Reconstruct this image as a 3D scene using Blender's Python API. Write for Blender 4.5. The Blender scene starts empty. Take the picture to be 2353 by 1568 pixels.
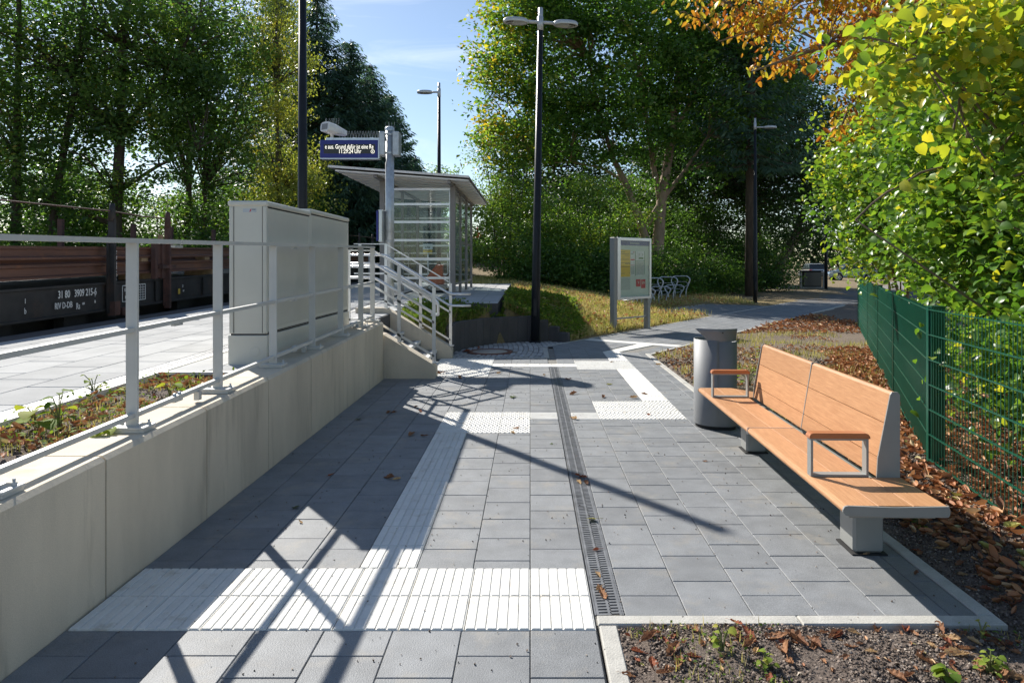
import bpy, math, random
import numpy as np
from mathutils import Vector, Matrix
R = math.radians
rng = np.random.default_rng(7)
random.seed(7)
scene = bpy.context.scene
col = scene.collection
HCAM = 1.63
FPX = 1568.0
VX, VY = 1218.0, 605.0
SUN_EL = R(36.8)
SUNXY = np.array([-0.608, 0.794])

def G(px, py, z=0.0):            # point of the photograph -> place on the level z
    Y = (HCAM - z) * FPX / (py - VY)
    return ((px - VX) * Y / FPX, Y)
def ZY(py, Y):                   # height of a photograph row at distance Y
    return HCAM - (py - VY) * Y / FPX
def pz(y):                       # platform level
    return 0.64 + 0.0115 * y
def wz(y):                       # top of the retaining wall
    return 0.63 + 0.0185 * y

# ------------------------------------------------------------------ objects
FRAMES = {}
def tag(o, label=None, cat=None, group=None, kind=None):
    if label: o['label'] = label
    if cat: o['category'] = cat
    if group: o['group'] = group
    if kind: o['kind'] = kind
    return o
def thing(name, label, cat, loc=(0, 0, 0), rotz=0.0, group=None):
    o = bpy.data.objects.new(name, None)
    o.empty_display_size = 0.2
    col.objects.link(o)
    o.location = loc
    o.rotation_euler = (0, 0, rotz)
    FRAMES[o.name] = (Matrix.Translation(Vector(loc)) @ Matrix.Rotation(rotz, 4, 'Z'))
    return tag(o, label, cat, group)
def frame_of(parent):
    p = parent
    while p.parent: p = p.parent
    return FRAMES[p.name]
def copy_tree(o, parent=None):
    c = o.copy()
    col.objects.link(c)
    if parent: c.parent = parent
    for ch in list(o.children): copy_tree(ch, c)
    return c

class MB:
    def __init__(s): s.v = []; s.f = []; s.sm = []
    def add(s, vs, fs, smooth=False):
        b = len(s.v); s.v.extend(tuple(map(float, v)) for v in vs)
        for f in fs:
            s.f.append(tuple(b + i for i in f)); s.sm.append(smooth)
        return s
    def box(s, x0, x1, y0, y1, z0, z1, ch=0.0):
        x0, x1 = min(x0, x1), max(x0, x1); y0, y1 = min(y0, y1), max(y0, y1); z0, z1 = min(z0, z1), max(z0, z1)
        if ch <= 0:
            return s.add([(x0,y0,z0),(x1,y0,z0),(x1,y1,z0),(x0,y1,z0),(x0,y0,z1),(x1,y0,z1),(x1,y1,z1),(x0,y1,z1)],
                  [(3,2,1,0),(4,5,6,7),(0,1,5,4),(1,2,6,5),(2,3,7,6),(3,0,4,7)])
        c = ch
        v = []
        for z, i in ((z0, c), (z0 + c, 0), (z1 - c, 0), (z1, c)):
            v += [(x0+i+c*(i==0),y0+i,z),(x1-i-c*(i==0),y0+i,z),(x1-i,y0+i+c*(i==0),z),(x1-i,y1-i-c*(i==0),z),
                  (x1-i-c*(i==0),y1-i,z),(x0+i+c*(i==0),y1-i,z),(x0+i,y1-i-c*(i==0),z),(x0+i,y0+i+c*(i==0),z)]
        f = [tuple(range(7,-1,-1)), tuple(range(24,32))]
        for r in range(3):
            for k in range(8):
                a = r*8+k; b2 = r*8+(k+1)%8
                f.append((a, b2, b2+8, a+8))
        return s.add(v, f)
    def obox(s, p, ax, ay, az):            # box from corner frame: centre p and half-axes
        p = np.array(p, float); ax = np.array(ax, float); ay = np.array(ay, float); az = np.array(az, float)
        v = [p - ax - ay - az, p + ax - ay - az, p + ax + ay - az, p - ax + ay - az,
             p - ax - ay + az, p + ax - ay + az, p + ax + ay + az, p - ax + ay + az]
        return s.add(v, [(3,2,1,0),(4,5,6,7),(0,1,5,4),(1,2,6,5),(2,3,7,6),(3,0,4,7)])
    def bar(s, a, b, w, h, up=(0, 0, 1)):  # rectangular bar from a to b, w across, h along up
        a = np.array(a, float); b = np.array(b, float); d = b - a; L = np.linalg.norm(d); d /= L
        u = np.array(up, float); side = np.cross(d, u); n = np.linalg.norm(side)
        if n < 1e-6: side = np.array([1.0, 0, 0])
        else: side /= n
        u = np.cross(side, d)
        return s.obox((a + b) / 2, d * L / 2, side * w / 2, u * h / 2)
    def tube(s, pts, r, seg=8, cap=True, smooth=True):
        P = np.array(pts, float); n = len(P)
        rr = np.full(n, r, float) if np.isscalar(r) else np.array(r, float)
        T = np.gradient(P, axis=0); T /= (np.linalg.norm(T, axis=1)[:, None] + 1e-9)
        ref = np.array([0, 0, 1.0]) if abs(T[0][2]) < 0.9 else np.array([1.0, 0, 0])
        u = np.cross(T[0], ref); u /= np.linalg.norm(u)
        vs = []
        ang = np.linspace(0, 2 * math.pi, seg, endpoint=False)
        for i in range(n):
            u = u - T[i] * np.dot(u, T[i]); u /= (np.linalg.norm(u) + 1e-9); w = np.cross(T[i], u)
            for a in ang: vs.append(P[i] + rr[i] * (math.cos(a) * u + math.sin(a) * w))
        fs = []
        for i in range(n - 1):
            for k in range(seg):
                fs.append((i*seg+k, i*seg+(k+1)%seg, (i+1)*seg+(k+1)%seg, (i+1)*seg+k))
        s.add(vs, fs, smooth)
        if cap:
            b = len(s.v) - n * seg
            s.f.append(tuple(b + k for k in range(seg - 1, -1, -1))); s.sm.append(False)
            s.f.append(tuple(b + (n-1)*seg + k for k in range(seg))); s.sm.append(False)
        return s
    def lathe(s, prof, c=(0, 0, 0), seg=16, a0=0.0, a1=2*math.pi, sx=1.0, sy=1.0):   # prof: (r,z)
        full = abs(a1 - a0 - 2*math.pi) < 1e-6
        na = seg if full else seg + 1
        ang = [a0 + (a1 - a0) * k / seg for k in range(na)]
        vs = [(c[0] + r*math.cos(a)*sx, c[1] + r*math.sin(a)*sy, c[2] + z) for r, z in prof for a in ang]
        fs = []
        for i in range(len(prof) - 1):
            for k in range(seg):
                k2 = (k + 1) % na
                fs.append((i*na+k, i*na+k2, (i+1)*na+k2, (i+1)*na+k))
        return s.add(vs, fs, True)
    def prism(s, poly, z0, z1):            # polygon (CCW) in xy pulled up
        n = len(poly)
        return s.add([(x, y, z0) for x, y in poly] + [(x, y, z1) for x, y in poly],
              [tuple(range(n - 1, -1, -1)), tuple(range(n, 2*n))] + [(k, (k+1) % n, n + (k+1) % n, n + k) for k in range(n)])
    def slab(s, poly, z0, z1, ch=0.004):
        P = [np.array(p, float) for p in poly]; n = len(P); Q = []
        if n < 3: return s
        A = sum(P[k][0]*P[(k+1)%n][1] - P[(k+1)%n][0]*P[k][1] for k in range(n)) / 2
        if abs(A) < 4e-4: return s
        if A < 0: P = P[::-1]
        for k in range(n):
            a = P[k] - P[k-1]; b = P[(k+1) % n] - P[k]
            a /= (np.linalg.norm(a) + 1e-9); b /= (np.linalg.norm(b) + 1e-9)
            na = np.array([-a[1], a[0]]); nb = np.array([-b[1], b[0]]); m = na + nb
            den = max(0.35, 1 + float(np.dot(na, nb)))
            Q.append(P[k] + m * ch / den)
        vs = [(p[0], p[1], z0) for p in P] + [(p[0], p[1], z1 - ch) for p in P] + [(q[0], q[1], z1) for q in Q]
        fs = [tuple(range(2*n, 3*n))]
        for r in (0, n):
            for k in range(n): fs.append((r+k, r+(k+1) % n, r+n+(k+1) % n, r+n+k))
        return s.add(vs, fs)
    def prof(s, pts, axis, a0, a1):         # closed outline pulled along an axis; pts in the other two axes
        n = len(pts); mk = {'x': lambda p, t: (t, p[0], p[1]), 'y': lambda p, t: (p[0], t, p[1])}[axis]
        return s.add([mk(p, a0) for p in pts] + [mk(p, a1) for p in pts],
              [tuple(range(n)), tuple(range(2*n - 1, n - 1, -1))] + [(k, n + k, n + (k+1) % n, (k+1) % n) for k in range(n)])
    def build(s, name, mat, parent=None, world=True):
        me = bpy.data.meshes.new(name)
        v = s.v
        if parent is not None and world:
            inv = frame_of(parent).inverted()
            A = np.array(inv)
            V = np.array(v); V = V @ A[:3, :3].T + A[:3, 3]; v = V.tolist()
        me.from_pydata(v, [], s.f)
        me.polygons.foreach_set('use_smooth', s.sm)
        me.materials.append(mat); me.update()
        o = bpy.data.objects.new(name, me); col.objects.link(o)
        if parent is not None: o.parent = parent
        return o
def part(name, mat, parent, fn):
    m = MB(); fn(m); return m.build(name, mat, parent)

def clip(poly, a, b, c):                   # keep a*x+b*y<=c
    out = []
    n = len(poly)
    for k in range(n):
        p, q = poly[k], poly[(k+1) % n]
        dp = a*p[0] + b*p[1] - c; dq = a*q[0] + b*q[1] - c
        if dp <= 0: out.append(p)
        if (dp < 0 < dq) or (dq < 0 < dp):
            t = dp / (dp - dq); out.append((p[0] + t*(q[0]-p[0]), p[1] + t*(q[1]-p[1])))
    return out
def pip(x, y, poly):
    x = np.asarray(x, float); y = np.asarray(y, float); ins = np.zeros(x.shape, bool)
    n = len(poly)
    for k in range(n):
        x0, y0 = poly[k]; x1, y1 = poly[(k+1) % n]
        c = ((y0 > y) != (y1 > y)) & (x < (x1 - x0) * (y - y0) / ((y1 - y0) if y1 != y0 else 1e-9) + x0)
        ins ^= c
    return ins
def sstep(a, b, x):
    t = np.clip((np.asarray(x, float) - a) / (b - a), 0, 1); return t*t*(3 - 2*t)

def text(body, size, loc, parent, mat, xdir=(1, 0, 0), ydir=(0, 0, 1), align='CENTER', sx=1.0, ext=0.001, name='lettering', bold=0.0):
    cu = bpy.data.curves.new('txt', 'FONT'); cu.body = body; cu.size = size; cu.align_x = align; cu.align_y = 'CENTER'
    cu.extrude = ext; cu.offset = bold; cu.resolution_u = 3
    tmp = bpy.data.objects.new('txt', cu); col.objects.link(tmp)
    bpy.context.view_layer.update()
    me = bpy.data.meshes.new_from_object(tmp)
    bpy.data.objects.remove(tmp); bpy.data.curves.remove(cu)
    X = Vector(xdir).normalized(); Yv = Vector(ydir).normalized(); Z = X.cross(Yv)
    M = Matrix(((X.x*sx, Yv.x, Z.x, loc[0]), (X.y*sx, Yv.y, Z.y, loc[1]), (X.z*sx, Yv.z, Z.z, loc[2]), (0, 0, 0, 1)))
    me.transform(frame_of(parent).inverted() @ M)
    me.materials.clear(); me.materials.append(mat); me.name = name
    o = bpy.data.objects.new(name, me); col.objects.link(o); o.parent = parent
    return o

# ------------------------------------------------------------------ materials
def newmat(name):
    m = bpy.data.materials.new(name); m.use_nodes = True
    nt = m.node_tree; nt.nodes.clear()
    return m, nt, (lambda t, **k: _node(nt, t, k)), nt.links.new
def _node(nt, t, k):
    n = nt.nodes.new('ShaderNode' + t)
    for a, v in k.items():
        if a.startswith('i_'): n.inputs[a[2:].replace('_', ' ')].default_value = v
        else: setattr(n, a, v)
    return n
def rgb(c): return (c[0], c[1], c[2], 1.0)
def surf(name, c, rough=0.6, metal=0.0, var=0.15, scale=6.0, c2=None, bump=0.0, bscale=60.0, island=0.0, spec=0.5, fine=0.0, stretch=(1, 1, 1), stain=None, stain_scale=1.2, stain_lo=0.56, coat=0.0, stain_st=None, orand=0.0):
    m, nt, N, L = newmat(name)
    out = N('OutputMaterial'); bs = N('BsdfPrincipled'); L(bs.outputs[0], out.inputs[0])
    bs.inputs['Roughness'].default_value = rough; bs.inputs['Metallic'].default_value = metal
    bs.inputs['Specular IOR Level'].default_value = spec; bs.inputs['Coat Weight'].default_value = coat
    tc = N('TexCoord'); mp = N('Mapping'); mp.inputs['Scale'].default_value = stretch; L(tc.outputs['Object'], mp.inputs[0])
    nz = N('TexNoise', i_Scale=scale, i_Detail=5.0, i_Roughness=0.6); L(mp.outputs[0], nz.inputs[0])
    lo = tuple(x * (1 - var) for x in c) if c2 is None else c2
    hi = tuple(min(1, x * (1 + var)) for x in c) if c2 is None else c
    rp = N('ValToRGB'); rp.color_ramp.elements[0].position = 0.32; rp.color_ramp.elements[1].position = 0.68
    rp.color_ramp.elements[0].color = rgb(lo); rp.color_ramp.elements[1].color = rgb(hi); L(nz.outputs[0], rp.inputs[0])
    cur = rp.outputs[0]
    if fine > 0:
        n2 = N('TexNoise', i_Scale=230.0, i_Detail=2.0); L(tc.outputs['Object'], n2.inputs[0])
        mr = N('MapRange'); mr.inputs[1].default_value = 0.3; mr.inputs[2].default_value = 0.7
        mr.inputs[3].default_value = 1 - fine; mr.inputs[4].default_value = 1 + fine; L(n2.outputs[0], mr.inputs[0])
        mm = N('MixRGB', blend_type='MULTIPLY'); mm.inputs[0].default_value = 1; L(cur, mm.inputs[1]); L(mr.outputs[0], mm.inputs[2]); cur = mm.outputs[0]
    if island > 0:
        ge = N('NewGeometry'); mr = N('MapRange'); mr.inputs[3].default_value = 1 - island; mr.inputs[4].default_value = 1 + island
        L(ge.outputs['Random Per Island'], mr.inputs[0])
        mm = N('MixRGB', blend_type='MULTIPLY'); mm.inputs[0].default_value = 1; L(cur, mm.inputs[1]); L(mr.outputs[0], mm.inputs[2]); cur = mm.outputs[0]
    if stain is not None:
        n3 = N('TexNoise', i_Scale=stain_scale, i_Detail=6.0, i_Roughness=0.7); m3 = N('Mapping'); m3.inputs['Scale'].default_value = stain_st or (1, 1, 1); L(tc.outputs['Object'], m3.inputs[0]); L(m3.outputs[0], n3.inputs[0])
        mr = N('MapRange'); mr.inputs[1].default_value = stain_lo; mr.inputs[2].default_value = stain_lo + 0.16
        mr.inputs[4].default_value = stain[3] if len(stain) > 3 else 0.5; L(n3.outputs[0], mr.inputs[0])
        mm = N('MixRGB'); L(mr.outputs[0], mm.inputs[0]); L(cur, mm.inputs[1]); mm.inputs[2].default_value = rgb(stain); cur = mm.outputs[0]
    if orand > 0:
        oi = N('ObjectInfo'); mr = N('MapRange'); mr.inputs[3].default_value = 1 - orand; mr.inputs[4].default_value = 1 + orand; L(oi.outputs['Random'], mr.inputs[0])
        mm = N('MixRGB', blend_type='MULTIPLY'); mm.inputs[0].default_value = 1; L(cur, mm.inputs[1]); L(mr.outputs[0], mm.inputs[2]); cur = mm.outputs[0]
    L(cur, bs.inputs['Base Color'])
    if bump > 0:
        n4 = N('TexNoise', i_Scale=bscale, i_Detail=4.0); L(mp.outputs[0], n4.inputs[0])
        bp = N('Bump', i_Strength=bump, i_Distance=0.01); L(n4.outputs[0], bp.inputs['Height']); L(bp.outputs[0], bs.inputs['Normal'])
    return m
def leafmat(name, ramp, trans=0.45, tcol=(1.25, 1.3, 0.6), rough=0.45, spec=0.35):
    m, nt, N, L = newmat(name)
    out = N('OutputMaterial'); bs = N('BsdfPrincipled'); bs.inputs['Roughness'].default_value = rough
    bs.inputs['Specular IOR Level'].default_value = spec
    at = N('Attribute', attribute_name='tint'); rp = N('ValToRGB'); cr = rp.color_ramp
    while len(cr.elements) < len(ramp): cr.elements.new(0.5)
    for e, (p, c) in zip(cr.elements, ramp): e.position = p; e.color = rgb(c)
    L(at.outputs['Fac'], rp.inputs[0]); L(rp.outputs[0], bs.inputs['Base Color'])
    tr = N('BsdfTranslucent'); mm = N('MixRGB', blend_type='MULTIPLY'); mm.inputs[0].default_value = 1; mm.inputs[2].default_value = (*tcol, 1)
    L(rp.outputs[0], mm.inputs[1]); L(mm.outputs[0], tr.inputs[0])
    mx = N('MixShader'); mx.inputs[0].default_value = trans; L(bs.outputs[0], mx.inputs[1]); L(tr.outputs[0], mx.inputs[2]); L(mx.outputs[0], out.inputs[0])
    return m
def glassmat(name, tint=(0.93, 0.97, 0.96), refl=0.12, dust=0.06):
    m, nt, N, L = newmat(name)
    out = N('OutputMaterial'); tr = N('BsdfTransparent'); tr.inputs[0].default_value = rgb(tint)
    gl = N('BsdfGlossy'); gl.inputs['Roughness'].default_value = 0.03
    fr = N('LayerWeight'); fr.inputs[0].default_value = 0.5
    pw = N('Math', operation='POWER'); pw.inputs[1].default_value = 5.0; L(fr.outputs['Facing'], pw.inputs[0])
    ma = N('Math', operation='MULTIPLY_ADD', use_clamp=True); ma.inputs[1].default_value = 0.8; ma.inputs[2].default_value = refl * 0.3; L(pw.outputs[0], ma.inputs[0])
    mx = N('MixShader'); L(ma.outputs[0], mx.inputs[0]); L(tr.outputs[0], mx.inputs[1]); L(gl.outputs[0], mx.inputs[2])
    df = N('BsdfDiffuse'); df.inputs[0].default_value = (0.7, 0.72, 0.7, 1)
    m2 = N('MixShader'); m2.inputs[0].default_value = dust; L(mx.outputs[0], m2.inputs[1]); L(df.outputs[0], m2.inputs[2]); L(m2.outputs[0], out.inputs[0])
    return m
def emis(name, c, s):
    m, nt, N, L = newmat(name); out = N('OutputMaterial'); e = N('Emission'); e.inputs[0].default_value = rgb(c); e.inputs[1].default_value = s
    L(e.outputs[0], out.inputs[0]); return m

M = dict(
  paving=surf('paving', (0.205, 0.212, 0.219), 0.62, var=0.13, scale=6, island=0.11, fine=0.25, bump=0.3, bscale=160, stain=(0.30, 0.275, 0.235, 0.6), stain_scale=3.1, stain_lo=0.54, spec=0.4),
  joint=surf('joint_sand', (0.20, 0.19, 0.17), 0.95, var=0.3, scale=40, fine=0.2),
  platform=surf('platform_slabs', (0.45, 0.45, 0.44), 0.95, var=0.09, scale=3, island=0.08, fine=0.10, bump=0.15, bscale=150, spec=0.05),
  kerb=surf('kerb_concrete', (0.44, 0.425, 0.385), 0.85, var=0.12, scale=8, fine=0.14, bump=0.3, bscale=120, stain=(0.28, 0.25, 0.2, 0.5), stain_scale=5),
  white=surf('white_tactile', (0.70, 0.685, 0.64), 0.7, var=0.05, scale=7, fine=0.06, stain=(0.42, 0.36, 0.27, 0.6), stain_scale=6.5, stain_lo=0.55, island=0.05),
  wall=surf('wall_concrete', (0.585, 0.51, 0.395), 0.85, var=0.14, scale=1.8, fine=0.11, bump=0.15, bscale=40, stretch=(1, 1, 0.35), stain=(0.31, 0.265, 0.19, 0.55), stain_scale=2.6, stain_lo=0.55, island=0.05, stain_st=(1, 2.2, .22)),
  stone=surf('cobble_granite', (0.36, 0.355, 0.35), 0.8, var=0.2, scale=30, island=0.25, fine=0.15, bump=0.5, bscale=60),
  palisade=surf('palisade_concrete', (0.078, 0.072, 0.07), 0.8, var=0.2, scale=5, island=0.2, fine=0.15, bump=0.2, bscale=80, stretch=(1, 1, 0.3)),
  rail_paint=surf('light_grey_paint', (0.56, 0.555, 0.52), 0.4, var=0.05, scale=4),
  alu=surf('brushed_aluminium', (0.68, 0.69, 0.70), 0.3, 0.75, var=0.06, scale=8),
  galv=surf('galvanised_steel', (0.50, 0.52, 0.53), 0.42, 0.55, var=0.18, scale=9, bump=0.05, bscale=30),
  cabinet=surf('cabinet_grey', (0.60, 0.585, 0.51), 0.45, var=0.03, scale=3),
  dark=surf('dark_gap', (0.02, 0.02, 0.02), 0.8),
  pole=surf('anthracite_pole', (0.018, 0.020, 0.024), 0.38, 0.0, var=0.15, scale=5, spec=0.2),
  lampgrey=surf('lamp_grey', (0.50, 0.51, 0.51), 0.38, 0.3, var=0.06),
  wood=surf('bench_wood', (0.55, 0.295, 0.145), 0.5, var=0.12, scale=9, stretch=(14, 0.8, 14), c2=(0.42, 0.205, 0.095), bump=0.15, bscale=30, spec=0.3, orand=0.10, fine=0.10, stain=(0.36, 0.17, 0.08, 0.4), stain_scale=3.0, stain_lo=0.55, stain_st=(6, 1, 6)),
  woodcap=surf('armrest_wood', (0.42, 0.15, 0.055), 0.4, var=0.15, scale=14, stretch=(1, 8, 8)),
  benchmetal=surf('bench_metal', (0.27, 0.275, 0.262), 0.45, 0.1, var=0.04),
  bin=surf('bin_metal', (0.20, 0.205, 0.21), 0.58, 0.1, var=0.06, scale=5),
  green=surf('fence_green', (0.008, 0.082, 0.05), 0.3, 0.0, var=0.15, scale=20, spec=0.6),
  blue=surf('sign_blue', (0.018, 0.025, 0.20), 0.35, var=0.05),
  screen=surf('screen_dark', (0.035, 0.034, 0.03), 0.3, var=0.05),
  led=emis('led_text', (1.0, 0.98, 0.88), 0.95),
  lamplens=surf('lamp_lens', (0.75, 0.77, 0.74), 0.12, 0.1, var=0.05),
  lampdark=surf('lamp_tray', (0.03, 0.022, 0.02), 0.3),
  whitepl=surf('white_plastic', (0.72, 0.71, 0.68), 0.45, var=0.04),
  glass=glassmat('clear_glass', dust=0.015),
  frost=glassmat('etched_pane', (0.80, 0.85, 0.74), 0.2, 0.16),
  frame=surf('shelter_metal', (0.24, 0.22, 0.205), 0.45, 0.3, var=0.05),
  roofdk=surf('roof_underside', (0.26, 0.23, 0.20), 0.6, var=0.06),
  roofpl=surf('roof_sheet', (0.86, 0.82, 0.76), 0.5, 0.1, var=0.06),
  rust=surf('rusty_steel', (0.18, 0.082, 0.05), 0.6, 0.15, c2=(0.09, 0.042, 0.03), scale=2.0, stretch=(3, 0.25, 3), bump=0.25, bscale=30, stain=(0.26, 0.10, 0.04, 0.7), stain_scale=1.6, stain_lo=0.56),
  rusty_post=surf('rusty_post', (0.13, 0.06, 0.045), 0.75, 0.1, c2=(0.06, 0.035, 0.03), scale=5, bump=0.2, bscale=40),
  wagon=surf('wagon_black', (0.03, 0.028, 0.027), 0.65, 0.1, var=0.4, scale=3, stain=(0.10, 0.055, 0.035, 0.6), stain_scale=1.4, stain_lo=0.56),
  timber=surf('timber_block', (0.30, 0.20, 0.11), 0.8, var=0.25, scale=10),
  whitepaint=surf('white_paint', (0.72, 0.72, 0.70), 0.7, var=0.15, scale=20),
  yellowpaint=surf('yellow_paint', (0.6, 0.42, 0.05), 0.7),
  ballast=surf('ballast', (0.16, 0.14, 0.12), 0.95, var=0.5, scale=25, bump=1.0, bscale=25),
  asphalt=surf('asphalt_in_sun', (0.21, 0.195, 0.175), 0.9, var=0.12, scale=2, fine=0.2),  # road asphalt, its sunlit paleness put into the colour
  asphalt_in_shade=surf('asphalt_path', (0.10, 0.10, 0.10), 0.9, var=0.15, scale=2, fine=0.2),  # darker copy of the asphalt, shade on the path put into the colour
  manhole=surf('manhole_concrete', (0.40, 0.355, 0.30), 0.85, var=0.12, scale=14, fine=0.1),
  manring=surf('manhole_iron', (0.16, 0.065, 0.04), 0.8, var=0.3, scale=14),
  grate=surf('drain_iron', (0.21, 0.215, 0.225), 0.5, 0.5, var=0.25, scale=12),
  bark=surf('bark', (0.085, 0.062, 0.045), 0.9, var=0.35, scale=9, stretch=(1, 1, 0.25), bump=0.8, bscale=22),
  barklight=surf('bark_light', (0.30, 0.21, 0.145), 0.85, var=0.3, scale=8, stretch=(1, 1, 0.3), bump=0.5, bscale=22),
  twig=surf('twig_bark', (0.19, 0.14, 0.10), 0.85, var=0.25, scale=12),
  orange=surf('orange_paint', (0.62, 0.11, 0.02), 0.5, var=0.08),
  hivis=surf('orange_cloth', (0.80, 0.075, 0.02), 0.8, var=0.1),
  navy=surf('navy_cloth', (0.02, 0.025, 0.05), 0.9),
  skin=surf('skin', (0.45, 0.25, 0.17), 0.6),
  rubber=surf('rubber', (0.018, 0.018, 0.018), 0.8),
  carpaint=surf('car_paint', (0.20, 0.26, 0.30), 0.25, 0.5, var=0.04, coat=0.6),
  carwhite=surf('car_paint_pale', (0.5, 0.52, 0.54), 0.25, 0.3, var=0.04, coat=0.6),
  carglass=surf('car_glass', (0.012, 0.016, 0.018), 0.08, 0.0),
  rim=surf('wheel_rim', (0.55, 0.55, 0.54), 0.3, 0.6),
  red=surf('red_print', (0.55, 0.012, 0.02), 0.5, var=0.05),
  yellow=surf('yellow_print', (0.80, 0.50, 0.03), 0.55, var=0.04),
  paper=surf('paper', (0.60, 0.64, 0.55), 0.6, var=0.03),
  papergrey=surf('paper_grey', (0.45, 0.48, 0.43), 0.6, var=0.25, scale=60),
  ink=surf('ink', (0.05, 0.05, 0.045), 0.6),
  greenink=surf('green_print', (0.05, 0.20, 0.07), 0.6),
  plate=surf('steel_label', (0.42, 0.44, 0.46), 0.35, 0.4),
  stem=surf('green_stem', (0.16, 0.18, 0.06), 0.7),
)
# ground: soil, with dry grass where the sheet says so
def groundmat():
    m, nt, N, L = newmat('ground_soil')
    out = N('OutputMaterial'); bs = N('BsdfPrincipled', i_Roughness=0.95); L(bs.outputs[0], out.inputs[0]); bs.inputs['Specular IOR Level'].default_value = 0.2
    tc = N('TexCoord')
    n1 = N('TexNoise', i_Scale=3.0, i_Detail=8.0, i_Roughness=0.7); L(tc.outputs['Object'], n1.inputs[0])
    n2 = N('TexNoise', i_Scale=70.0, i_Detail=5.0, i_Roughness=0.75); L(tc.outputs['Object'], n2.inputs[0])
    r1 = N('ValToRGB'); e = r1.color_ramp.elements; e[0].position = 0.3; e[0].color = (0.11, 0.085, 0.070, 1); e[1].position = 0.7; e[1].color = (0.26, 0.21, 0.175, 1)
    L(n2.outputs[0], r1.inputs[0])
    r2 = N('ValToRGB'); e = r2.color_ramp.elements; e[0].position = 0.3; e[0].color = (0.13, 0.10, 0.04, 1); e[1].position = 0.7; e[1].color = (0.40, 0.30, 0.13, 1)
    L(n2.outputs[0], r2.inputs[0])
    at = N('Attribute', attribute_name='grassy')
    ma = N('Math', operation='MULTIPLY_ADD'); L(n1.outputs[0], ma.inputs[0]); ma.inputs[1].default_value = 0.7; ma.inputs[2].default_value = -0.35
    ad = N('Math', operation='ADD', use_clamp=True); L(ma.outputs[0], ad.inputs[0]); L(at.outputs['Fac'], ad.inputs[1])
    mu = N('Math', operation='MULTIPLY', use_clamp=True); L(ad.outputs[0], mu.inputs[0]); L(at.outputs['Fac'], mu.inputs[1])
    mx = N('MixRGB'); L(mu.outputs[0], mx.inputs[0]); L(r1.outputs[0], mx.inputs[1]); L(r2.outputs[0], mx.inputs[2]); L(mx.outputs[0], bs.inputs['Base Color'])
    bp = N('Bump', i_Strength=0.9, i_Distance=0.02); L(n2.outputs[0], bp.inputs['Height']); L(bp.outputs[0], bs.inputs['Normal'])
    return m
M['ground'] = groundmat()
LM = dict(
  maple=leafmat('maple_leaves', [(0, (0.045, 0.105, 0.028)), (0.45, (0.125, 0.235, 0.045)), (0.75, (0.27, 0.34, 0.055)), (0.9, (0.58, 0.45, 0.045)), (1, (0.62, 0.34, 0.04))], 0.52, (1.15, 1.35, 0.65), 0.45, 0.4),
  oak=leafmat('dark_leaves', [(0, (0.050, 0.100, 0.040)), (0.6, (0.135, 0.225, 0.055)), (0.9, (0.28, 0.31, 0.06)), (1, (0.50, 0.28, 0.07))], 0.52, (1.15, 1.38, 0.68), 0.45, 0.4),
  birch=leafmat('yellowing_leaves', [(0, (0.15, 0.20, 0.05)), (0.5, (0.30, 0.33, 0.075)), (0.8, (0.48, 0.42, 0.08)), (1, (0.52, 0.30, 0.06))], 0.45),
  spruce=leafmat('spruce_needles', [(0, (0.055, 0.115, 0.085)), (0.6, (0.115, 0.19, 0.125)), (1, (0.22, 0.29, 0.16))], 0.45, (1, 1.15, 0.85), 0.5, 0.4),
  dusk=leafmat('wood_leaves', [(0, (0.020, 0.045, 0.018)), (0.6, (0.050, 0.090, 0.028)), (1, (0.12, 0.16, 0.04))], 0.42, (1.15, 1.35, 0.65), 0.5, 0.3),
  bush=leafmat('bush_leaves', [(0, (0.042, 0.092, 0.030)), (0.5, (0.13, 0.24, 0.052)), (0.85, (0.28, 0.36, 0.065)), (1, (0.48, 0.42, 0.06))], 0.48, (1.2, 1.3, 0.55), 0.42, 0.45),
  hazel=leafmat('hazel_leaves', [(0, (0.045, 0.105, 0.026)), (0.4, (0.115, 0.24, 0.042)), (0.68, (0.27, 0.39, 0.055)), (0.86, (0.56, 0.54, 0.06)), (1, (0.66, 0.57, 0.07))], 0.48, (1.2, 1.2, 0.5), 0.36, 0.55),
  chestnut=leafmat('chestnut_leaves', [(0, (0.26, 0.075, 0.02)), (0.3, (0.46, 0.16, 0.03)), (0.55, (0.60, 0.33, 0.04)), (0.78, (0.55, 0.48, 0.055)), (1, (0.26, 0.34, 0.05))], 0.42, (1.15, 1.1, 0.7)),
  litter=leafmat('fallen_leaves', [(0, (0.17, 0.075, 0.042)), (0.45, (0.43, 0.185, 0.085)), (0.75, (0.60, 0.34, 0.17)), (0.93, (0.66, 0.53, 0.33)), (1, (0.44, 0.42, 0.12))], 0.15, (1.05, 0.95, 0.8), 0.6, 0.3),
  grass=leafmat('grass_blades', [(0, (0.11, 0.18, 0.035)), (0.3, (0.27, 0.29, 0.065)), (0.6, (0.52, 0.45, 0.17)), (1, (0.72, 0.63, 0.38))], 0.4, (1.05, 1.02, 0.7), 0.7, 0.2),
  weed=leafmat('weed_leaves', [(0, (0.10, 0.18, 0.03)), (0.6, (0.24, 0.33, 0.05)), (1, (0.50, 0.46, 0.10))], 0.45, (1.2, 1.2, 0.5), 0.7, 0.15),
)
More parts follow.
